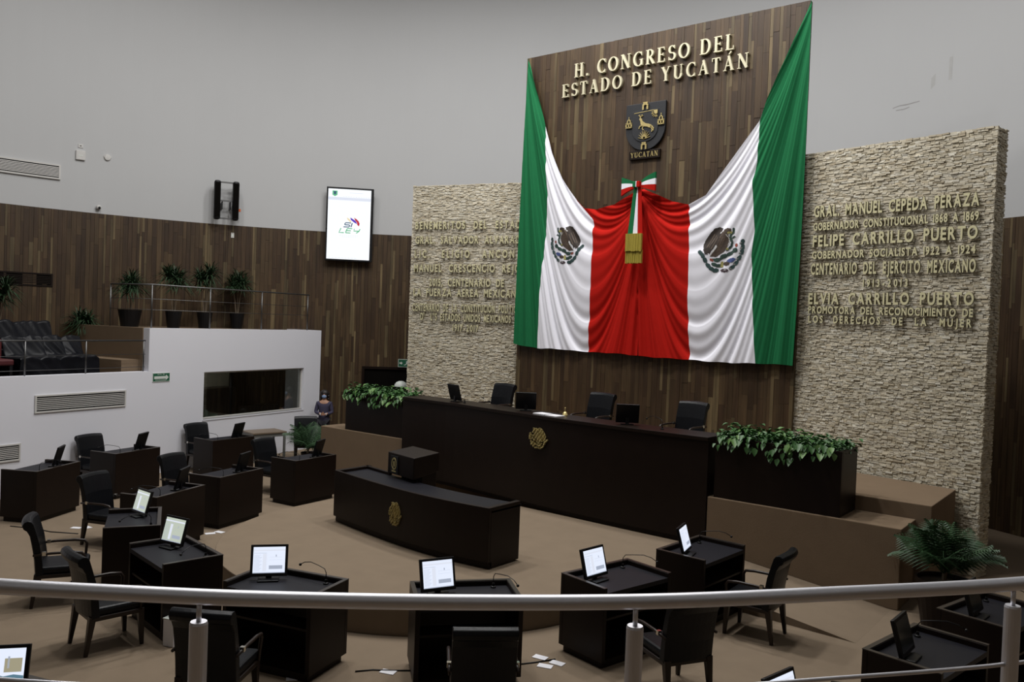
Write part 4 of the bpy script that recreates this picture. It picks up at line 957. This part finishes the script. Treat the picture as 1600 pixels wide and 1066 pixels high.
CH = [
 (-10.75, 4.80, 62, 'black leather armchair seen from the side at the left edge above the handrail'),
 (-9.0, 4.52, 83, 'black leather armchair at the front left crossing behind the handrail'),
 (-12.85, 6.45, 22, 'black leather armchair behind the third inner desk from the palm'),
 (-16.88, 8.22, 12, 'black leather armchair against the white wall under the long vent'),
 (-13.75, 8.25, 15, 'black leather armchair behind the desk at the platform left edge'),
 (-17.27, 10.8, 2, 'black leather armchair against the white wall near the booth window'),
 (-14.35, 10.6, 8, 'black leather armchair behind the desk nearest the booth palm'),
 (-6.72, 4.42, 122, 'black leather armchair back beside the left railing post'),
 (-4.70, 5.78, 133, 'black leather armchair back at the bottom centre, level and seen squarely'),
 (-3.80, 7.78, 150, 'black leather armchair back beside the middle railing post'),
 (-3.78, 9.90, 182, 'black leather armchair in side view in front of the brown ramp'),
]
for x, y, a, lab in CH: place(pc, (x, y, 0), R(a)-PI/2, lab)
place(pc, (-16.95, 13.45, 0), R(-35)-PI/2, 'black armchair in the back corner between side table and palm')
for x, lab in ((-10.82, 'black leather armchair left behind the presidium bench, by the stone'), (-8.42, 'black leather armchair in the middle behind the presidium bench'), (-6.53, 'black leather armchair at the right behind the presidium bench')):
    o = place(pc, (x, 13.35, 1.33), R(-96)-PI/2, lab)
for x, y, a, lab in ((-11.33, 12.80, 165, 'black monitor at the left end of the presidium bench'), (-9.45, 12.66, 215, 'black monitor beside the left armchair on the presidium bench'), (-7.12, 12.44, 215, 'black monitor between the middle and right armchairs on the presidium bench')):
    place(MON['off'], (x, y, 2.03), R(a), lab)
for x, y, a, lab in ((-11.05, 12.72, 60, 'black gooseneck microphone near the left end of the presidium bench'), (-6.4, 12.35, 200, 'black gooseneck microphone near the right armchair of the presidium bench')):
    place(pm, (x, y, 2.03), R(a), lab)
t = thing('paper_stack', 'white papers lying on the presidium bench beside the bell', 'paper', (-8.75, 12.42, 2.03), R(-8))
MB().box(-.28, .0, -.12, .12, 0, .02).obj('sheet', 'paper', t); MB().box(.02, .30, -.12, .12, 0, .015).obj('sheet', 'paper', t)
t = thing('table_bell', 'small golden bell standing by the papers on the presidium bench', 'bell', (-8.52, 12.62, 2.03))
MB().lathe([(0,.075),(.02,.073),(.04,.05),(.05,.015),(.06,0),(0,.0)], n=16).obj('dome', 'gold', t, smooth=True); MB().tube([(0,0,.07),(0,0,.13)], .008, 8).obj('handle', 'gold', t)
MB().ball((0,0,.14), .013, 6).obj('knob', 'gold', t, smooth=True)

# ------------------------------------------------------------ side table, bin, papers, cable
t = thing('side_table', 'low square table with brown top against the white wall', 'table', (-17.66, 12.7, 0), R(-9))
MB().box(-.33, .33, -.45, .45, .70, .74).obj('top', 'tablewood', t, bevel=.005); MB().box(-.31, .31, -.43, .43, .62, .70).obj('apron', 'tableleg', t)
for sx in (-1, 1):
    for sy in (-1, 1): MB().box(sx*.29-.025, sx*.29+.025, sy*.41-.025, sy*.41+.025, 0, .62).obj('leg', 'tableleg', t)
t = thing('paper_bin', 'small white box on the floor by the front left armchair', 'box', (-8.45, 4.95, 0), R(20))
MB().box(-.07, .07, -.05, .05, 0, .30).obj('body', 'paper', t, bevel=.005); MB().box(-.075, .075, -.055, .055, .30, .31).obj('lid', 'signwhite', t)
def papers(x, y, lab, n=2, rz=0):
    t = thing('floor_socket_papers', lab, 'paper', (x, y, 0.0), rz)
    for i in range(n): MB().box(-.08, .08, -.05, .05, .001, .007).obj('sheet', 'paper', t, loc=(.16*(i % 2)-.04*i, .11*i, 0), rot=(0, 0, rng.uniform(-.5, .5)))
papers(-14.1, 6.5, 'two white slips on the carpet beside the leftmost desk', 2, .3)
papers(-12.3, 7.85, 'white slips on the carpet at the foot of the platform-edge desks', 2, .7)
papers(-6.78, 5.33, 'white slip on the carpet in front of the desk behind the left post', 1, .4)
papers(-5.08, 7.33, 'white floor box slips on the carpet between the middle desks', 3, .5)
papers(-6.2, 6.08, 'white slips on the carpet left of the middle desk', 1, .6)
def cable(P_, lab): 
    t = thing('floor_cable', lab, 'cable', (P_[0][0], P_[0][1], 0)); MB().tube([(x-P_[0][0], y-P_[0][1], .008) for x, y in P_], .008, 6).obj('cord', 'plastic', t, smooth=True)
cable([(-6.45,5.85),(-6.35,6.0),(-6.2,6.12),(-6.0,6.3)], 'black cable on the carpet between the two front desks')
cable([(-5.35,7.1),(-5.2,7.35),(-5.1,7.55)], 'black cable on the carpet left of the desk behind the middle post')
cable([(-14.9,5.8),(-14.5,6.0),(-14.1,6.1),(-13.7,6.35)], 'black cable on the carpet beside the leftmost desk')

t = thing('dome_stand', 'slim stand with a white dome top half hidden beside the left stone panel', 'stand', (-15.55, 15.35, 0))
MB().tube([(0,0,0),(0,0,1.93)], .04, 10).obj('post', 'plastic', t, smooth=True); MB().lathe([(.17,1.92),(.165,1.97),(.12,2.03),(.05,2.06),(0,2.065)], n=20).obj('dome', 'signwhite', t, smooth=True); MB().lathe([(0,0),(.18,0),(.18,.03),(0,.03)], n=16).obj('base', 'plastic', t)

# ------------------------------------------------------------ plants
def frond_mesh(L, droop, wl, nl=16, mt='palm'):
    m = MB(); P_ = [Vector((0, L*.75*u, L*.8*u-droop*L*u*u)) for u in [i/12 for i in range(13)]]
    m.tube(P_, [.008*(1-.7*i/12) for i in range(13)], 4)
    for i in range(nl):
        u = .18+.80*i/(nl-1); j = min(11, int(u*12)); fr_ = u*12-j; p = P_[j].lerp(P_[j+1], fr_); l = wl*math.sin(PI*min(1, u*.85+.12))
        for s in (-1, 1):
            tip = p+Vector((s*l, l*.65, -l*.35)); md = p.lerp(tip, .45)+Vector((0, 0, .02)); dd = Vector((0, .014, 0))
            m.add([p, md+dd, tip, md-dd], [(0,1,2,3)])
    return m.mesh('frond', mt)
def palm(loc, label, pot_r, pot_h, L, n=14, seed=3, potmat='espresso', tilt=(-.25, .45)):
    rr = random.Random(seed); t = thing('potted_palm', label, 'plant', loc)
    MB().lathe([(0,0),(pot_r*.72,0),(pot_r,pot_h),(pot_r*.92,pot_h),(pot_r*.88,pot_h-.05),(0,pot_h-.05)], n=24).obj('pot', potmat, t, smooth=False)
    MB().tube([(0,0,pot_h-.05),(0.01,0,pot_h+.15)], .03, 8).obj('stem', 'trunk', t)
    ms = [frond_mesh(L*k, dr, L*.30) for k, dr in ((1,.55),(.85,.35),(1.05,.75))]
    for i in range(n):
        o = bpy.data.objects.new('frond', ms[i % 3]); COL.objects.link(o); o.parent = t; o.location = (0, 0, pot_h+.05)
        o.rotation_euler = (rr.uniform(*tilt), rr.uniform(-.15, .15), 2*PI*i/n+rr.uniform(-.3, .3))
palm((-16.3, 13.0, 0), 'potted palm with arching fronds in front of the masked person', .17, .34, .95, 22, 5, tilt=(-.1, .75))
palm((-2.05, 11.85, 0), 'large potted palm at the foot of the right stone panel', .34, .62, .92, 36, 8, tilt=(-.05, .95))
def blades(m, c, n, L, rr):
    for i in range(n):
        a = rr.uniform(0, 2*PI); el = rr.uniform(-.35, 1.2); d = Vector((math.cos(a)*math.cos(el), math.sin(a)*math.cos(el), math.sin(el))); s = Vector((-math.sin(a), math.cos(a), 0))*.013
        l = L*rr.uniform(.7, 1.1); p0 = Vector(c); p1 = p0+d*l*.55; p2 = p0+d*l+Vector((0, 0, -l*.28))
        m.add([p0-s*.5, p0+s*.5, p1+s, p2, p1-s], [(0,1,2,4),(4,2,3)])
def yucca(loc, label, H, seed, stems=3, pot=.32, L=.44):
    rr = random.Random(seed); t = thing('potted_yucca', label, 'plant', loc)
    MB().lathe([(0,0),(pot*.45,0),(pot*.62,.42),(pot*.56,.42),(pot*.5,.38),(0,.38)], n=20).obj('pot', 'plastic', t)
    for k in range(stems):
        a = 2*PI*k/stems+.4; h = H*rr.uniform(.72, 1.0); tip = (math.cos(a)*.16*H/1.2, math.sin(a)*.16*H/1.2, .38+h)
        s = MB().tube([(math.cos(a)*.03, math.sin(a)*.03, .36), (math.cos(a)*.07, math.sin(a)*.07, .38+h*.5), tip], .014, 6).obj('stem', 'trunk', t)
        m = MB(); blades(m, tip, 95, L*1.25, rr); blades(m, (tip[0], tip[1], tip[2]-.12), 45, L*1.2, rr); m.obj('leaf_crown', 'yucca_leaf', s)['kind'] = 'stuff'
yucca((-19.35, 11.15, ZU-.03), 'potted yucca beside the second balcony post', 1.0, 1)
yucca((-19.75, 12.25, ZU-.03), 'potted yucca second from the left behind the upper railing', 1.05, 2)
yucca((-19.95, 13.35, ZU-.03), 'potted yucca nearest the screen on the upper balcony', 1.05, 3)
yucca((-19.95, 10.35, ZU-.03), 'potted yucca inside the left return of the upper railing', .75, 4, pot=.45)
yucca((-20.2, 9.35, ZL-.12), 'bushy yucca below the upper balcony beside the covered seats', .85, 5, 4)
yucca((-21.0, 7.8, ZL-.12), 'tall thin yucca behind the covered seats', 1.55, 6)

# ------------------------------------------------------------ covered seating on the lower balcony
def sheet(s0, s1, h0, h1, zb, zt, label, seed, seats):
    t = thing('plastic_cover', label, 'cover', wq((s0+s1)/2, (h0+h1)/2, zb), rzw); r2 = np.random.default_rng(seed)
    L = s1-s0; D = h1-h0; nx, ny = 150, 44; m = MB(); ph = r2.uniform(0, 6, 12); fx = r2.uniform(2, 9, 12); fy = r2.uniform(1, 4, 12)
    def cr(x, v): return sum(math.sin(fx[k]*x+fy[k]*v*3+ph[k]+2*math.sin(fx[(k+3) % 12]*.4*x+v*4)) for k in range(12))/12
    H = zt-zb; vs = []
    for i in range(nx+1):
        x = -L/2+L*i/nx; u = (i/nx*seats) % 1; hump = .06*abs(math.sin(PI*u))**.5
        for j in range(ny+1):
            v = j/ny
            # profile: front drop, seat, back up, over
            if v < .3: y, z = -D/2, H*.45*(v/.3)
            elif v < .55: y, z = -D/2+D*.6*(v-.3)/.25, H*.47
            elif v < .85: y, z = D*.1+D*.25*(v-.55)/.3, H*.47+H*.5*(v-.55)/.3
            else: y, z = D*.35+D*.15*(v-.85)/.15, H*.97-H*.35*(v-.85)/.15
            c = cr(x, v); c2 = 1-abs(cr(x*1.7+3, v*1.4))*4
            vs.append((x, y-.07*c-.02*c2, z+(hump+.05*c+.02*c2)*min(1, v*4)))
    fs = [(i*(ny+1)+j, (i+1)*(ny+1)+j, (i+1)*(ny+1)+j+1, i*(ny+1)+j+1) for i in range(nx) for j in range(ny)]
    m.add(vs, fs); m.obj('crumpled_plastic', 'sheet', t, smooth=True)
sheet(6.5, 8.2, -1.25, -.45, ZL-.1, ZL+.72, 'crumpled black plastic over the front row of balcony seats', 11, 4)
sheet(6.6, 13.5, -2.2, -1.4, ZL-.1, ZL+1.02, 'crumpled black plastic over the rear row of balcony seats', 12, 9)
t = thing('red_bench_seat', 'uncovered red seat bench at the left edge behind the railing', 'seat', wq(8.55, -.75, ZL-.12), rzw)
for k in range(1):
    MB().box(-.9, .25, -.30, .12, .30, .42).obj('seat', 'redseat', t, bevel=.03); MB().box(-.9, .25, .12, .24, .36, .80).obj('backrest', 'redseat', t, bevel=.03)
for x in (-.85, .2): MB().box(x-.03, x+.03, -.28, .2, 0, .34).obj('leg', 'plastic', t)

# ------------------------------------------------------------ person
def skin_obj(name, verts, edges, radii, mt, parent, sub=2, root=0):
    me = bpy.data.meshes.new(name); me.from_pydata(verts, edges, []); o = bpy.data.objects.new(name, me); COL.objects.link(o); o.parent = parent
    s = o.modifiers.new('skin', 'SKIN'); s.use_smooth_shade = True
    if not me.skin_vertices: 
        bpy.context.view_layer.objects.active = o
    sv = me.skin_vertices[0].data if me.skin_vertices else None
    if sv is None: return o
    for i, r in enumerate(radii):
        rx, ry = r if isinstance(r, tuple) else (r, r); sv[i].radius = (rx, ry); sv[i].use_root = (i == root)
    u = o.modifiers.new('sub', 'SUBSURF'); u.levels = u.render_levels = sub
    me.materials.append(M[mt]); return o
pr = thing('person', 'person in dark purple shirt, blue face mask, hands clasped, standing by the booth corner', 'person', (-17.92, 14.8, 0), R(44))
# local: faces -y
def chain_obj(name, segs, mt):
    V, E, Rd = [], [], []
    idx = {}
    for seg in segs:
        last = None
        for nm, p, r in seg:
            if nm in idx: k = idx[nm]
            else: k = len(V); V.append(p); Rd.append(r); idx[nm] = k
            if last is not None: E.append((last, k))
            last = k
    return skin_obj(name, V, E, Rd, mt, pr)
legs = [[('pel',(0,0,.86),.13),('hl',(-.085,0,.80),.085),('kl',(-.09,-.01,.46),.058),('al',(-.095,.01,.09),.038),('fl',(-.10,-.13,.035),.035)],
        [('pel',(0,0,.86),.13),('hr',(.085,0,.80),.085),('kr',(.09,-.01,.46),.058),('ar',(.095,.01,.09),.038),('fr',(.10,-.13,.035),.035)]]
torso = [[('pel',(0,0,.86),.13),('wa',(0,0,1.0),(.125,.10)),('ch',(0,0,1.2),(.15,.105)),('sh',(0,.0,1.32),(.11,.08)),('nk',(0,0,1.40),.05),('hd0',(0,-.01,1.46),.065),('hd1',(0,-.015,1.54),.082),('hd2',(0,-.01,1.60),.06)],
    [('sh',(0,.0,1.32),(.11,.08)),('sl',(-.165,0,1.30),.052),('el',(-.215,-.02,1.05),.042),('wl',(-.05,-.19,1.02),.027),('pl',(.0,-.22,1.035),.03)],
    [('sh',(0,.0,1.32),(.11,.08)),('sr',(.165,0,1.30),.052),('er',(.215,-.02,1.05),.042),('wr',(.06,-.19,1.02),.027),('pr',(.015,-.225,1.01),.03)]]
chain_obj('body', legs+torso, 'skin')
chain_obj('trousers', [[('pel',(0,0,.87),.142),('hl',(-.085,0,.80),.096),('kl',(-.09,-.01,.46),.07),('al',(-.095,.01,.08),.058)], [('pel',(0,0,.87),.142),('hr',(.085,0,.80),.096),('kr',(.09,-.01,.46),.07),('ar',(.095,.01,.08),.058)]], 'trousers')
chain_obj('shirt', [[('h0',(0,0,.76),(.165,.145)),('h',(0,0,.86),(.165,.145)),('wa',(0,0,1.0),(.145,.12)),('ch',(0,0,1.2),(.17,.125)),('sh',(0,.0,1.33),(.12,.09)),('nk',(0,0,1.375),.06)],
    [('sh',(0,.0,1.33),(.12,.09)),('sl',(-.165,0,1.30),.065),('el',(-.22,-.02,1.05),.055),('wl',(-.09,-.16,1.02),.042)],
    [('sh',(0,.0,1.33),(.12,.09)),('sr',(.165,0,1.30),.065),('er',(.22,-.02,1.05),.055),('wr',(.09,-.16,1.02),.042)]], 'shirt')
for s in (-1, 1):
    for k in range(4):
        x = s*.012; z = 1.045-.016*k
        skin_obj('finger', [(s*.01, -.215, z), (-s*.02, -.245, z), (-s*.045, -.235, z-.005)], [(0,1),(1,2)], [.010, .009, .008], 'skin', pr, 1)
    skin_obj('thumb', [(s*.02, -.21, 1.05), (0, -.225, 1.075), (-s*.02, -.235, 1.08)], [(0,1),(1,2)], [.011, .010, .009], 'skin', pr, 1)
    MB().box(s*.075-.016, s*.075+.016, -.205, -.15, .99, 1.05).obj('shirt_cuff', 'paper', pr, bevel=.01)
    MB().box(-.05, .05, -.18, .05, 0, .06).obj('shoe', 'plastic', pr, bevel=.02, loc=(s*.10, 0, 0))
    MB().ball((s*.032, -.092, 1.545), .011, 5).obj('eye', 'plastic', pr, smooth=True)
MB().ball((0, -.068, 1.485), .062, 8, (1.05, .62, .85)).obj('face_mask', 'mask', pr, smooth=True)
h = MB(); h.ball((0, .025, 1.565), .112, 10, (1.05, .95, .95))
for i in range(40):
    a = random.uniform(.0, PI); z = random.uniform(1.40, 1.60); h.ball((math.cos(a)*.105, .01+math.sin(a)*.085, z), random.uniform(.025, .045), 4)
h.obj('hair', 'hair', pr, smooth=True)
# wall scuffs
def finish():
    for o in list(bpy.data.objects):
        if o.get('label') == 'x': bpy.data.objects.remove(o)
finish()
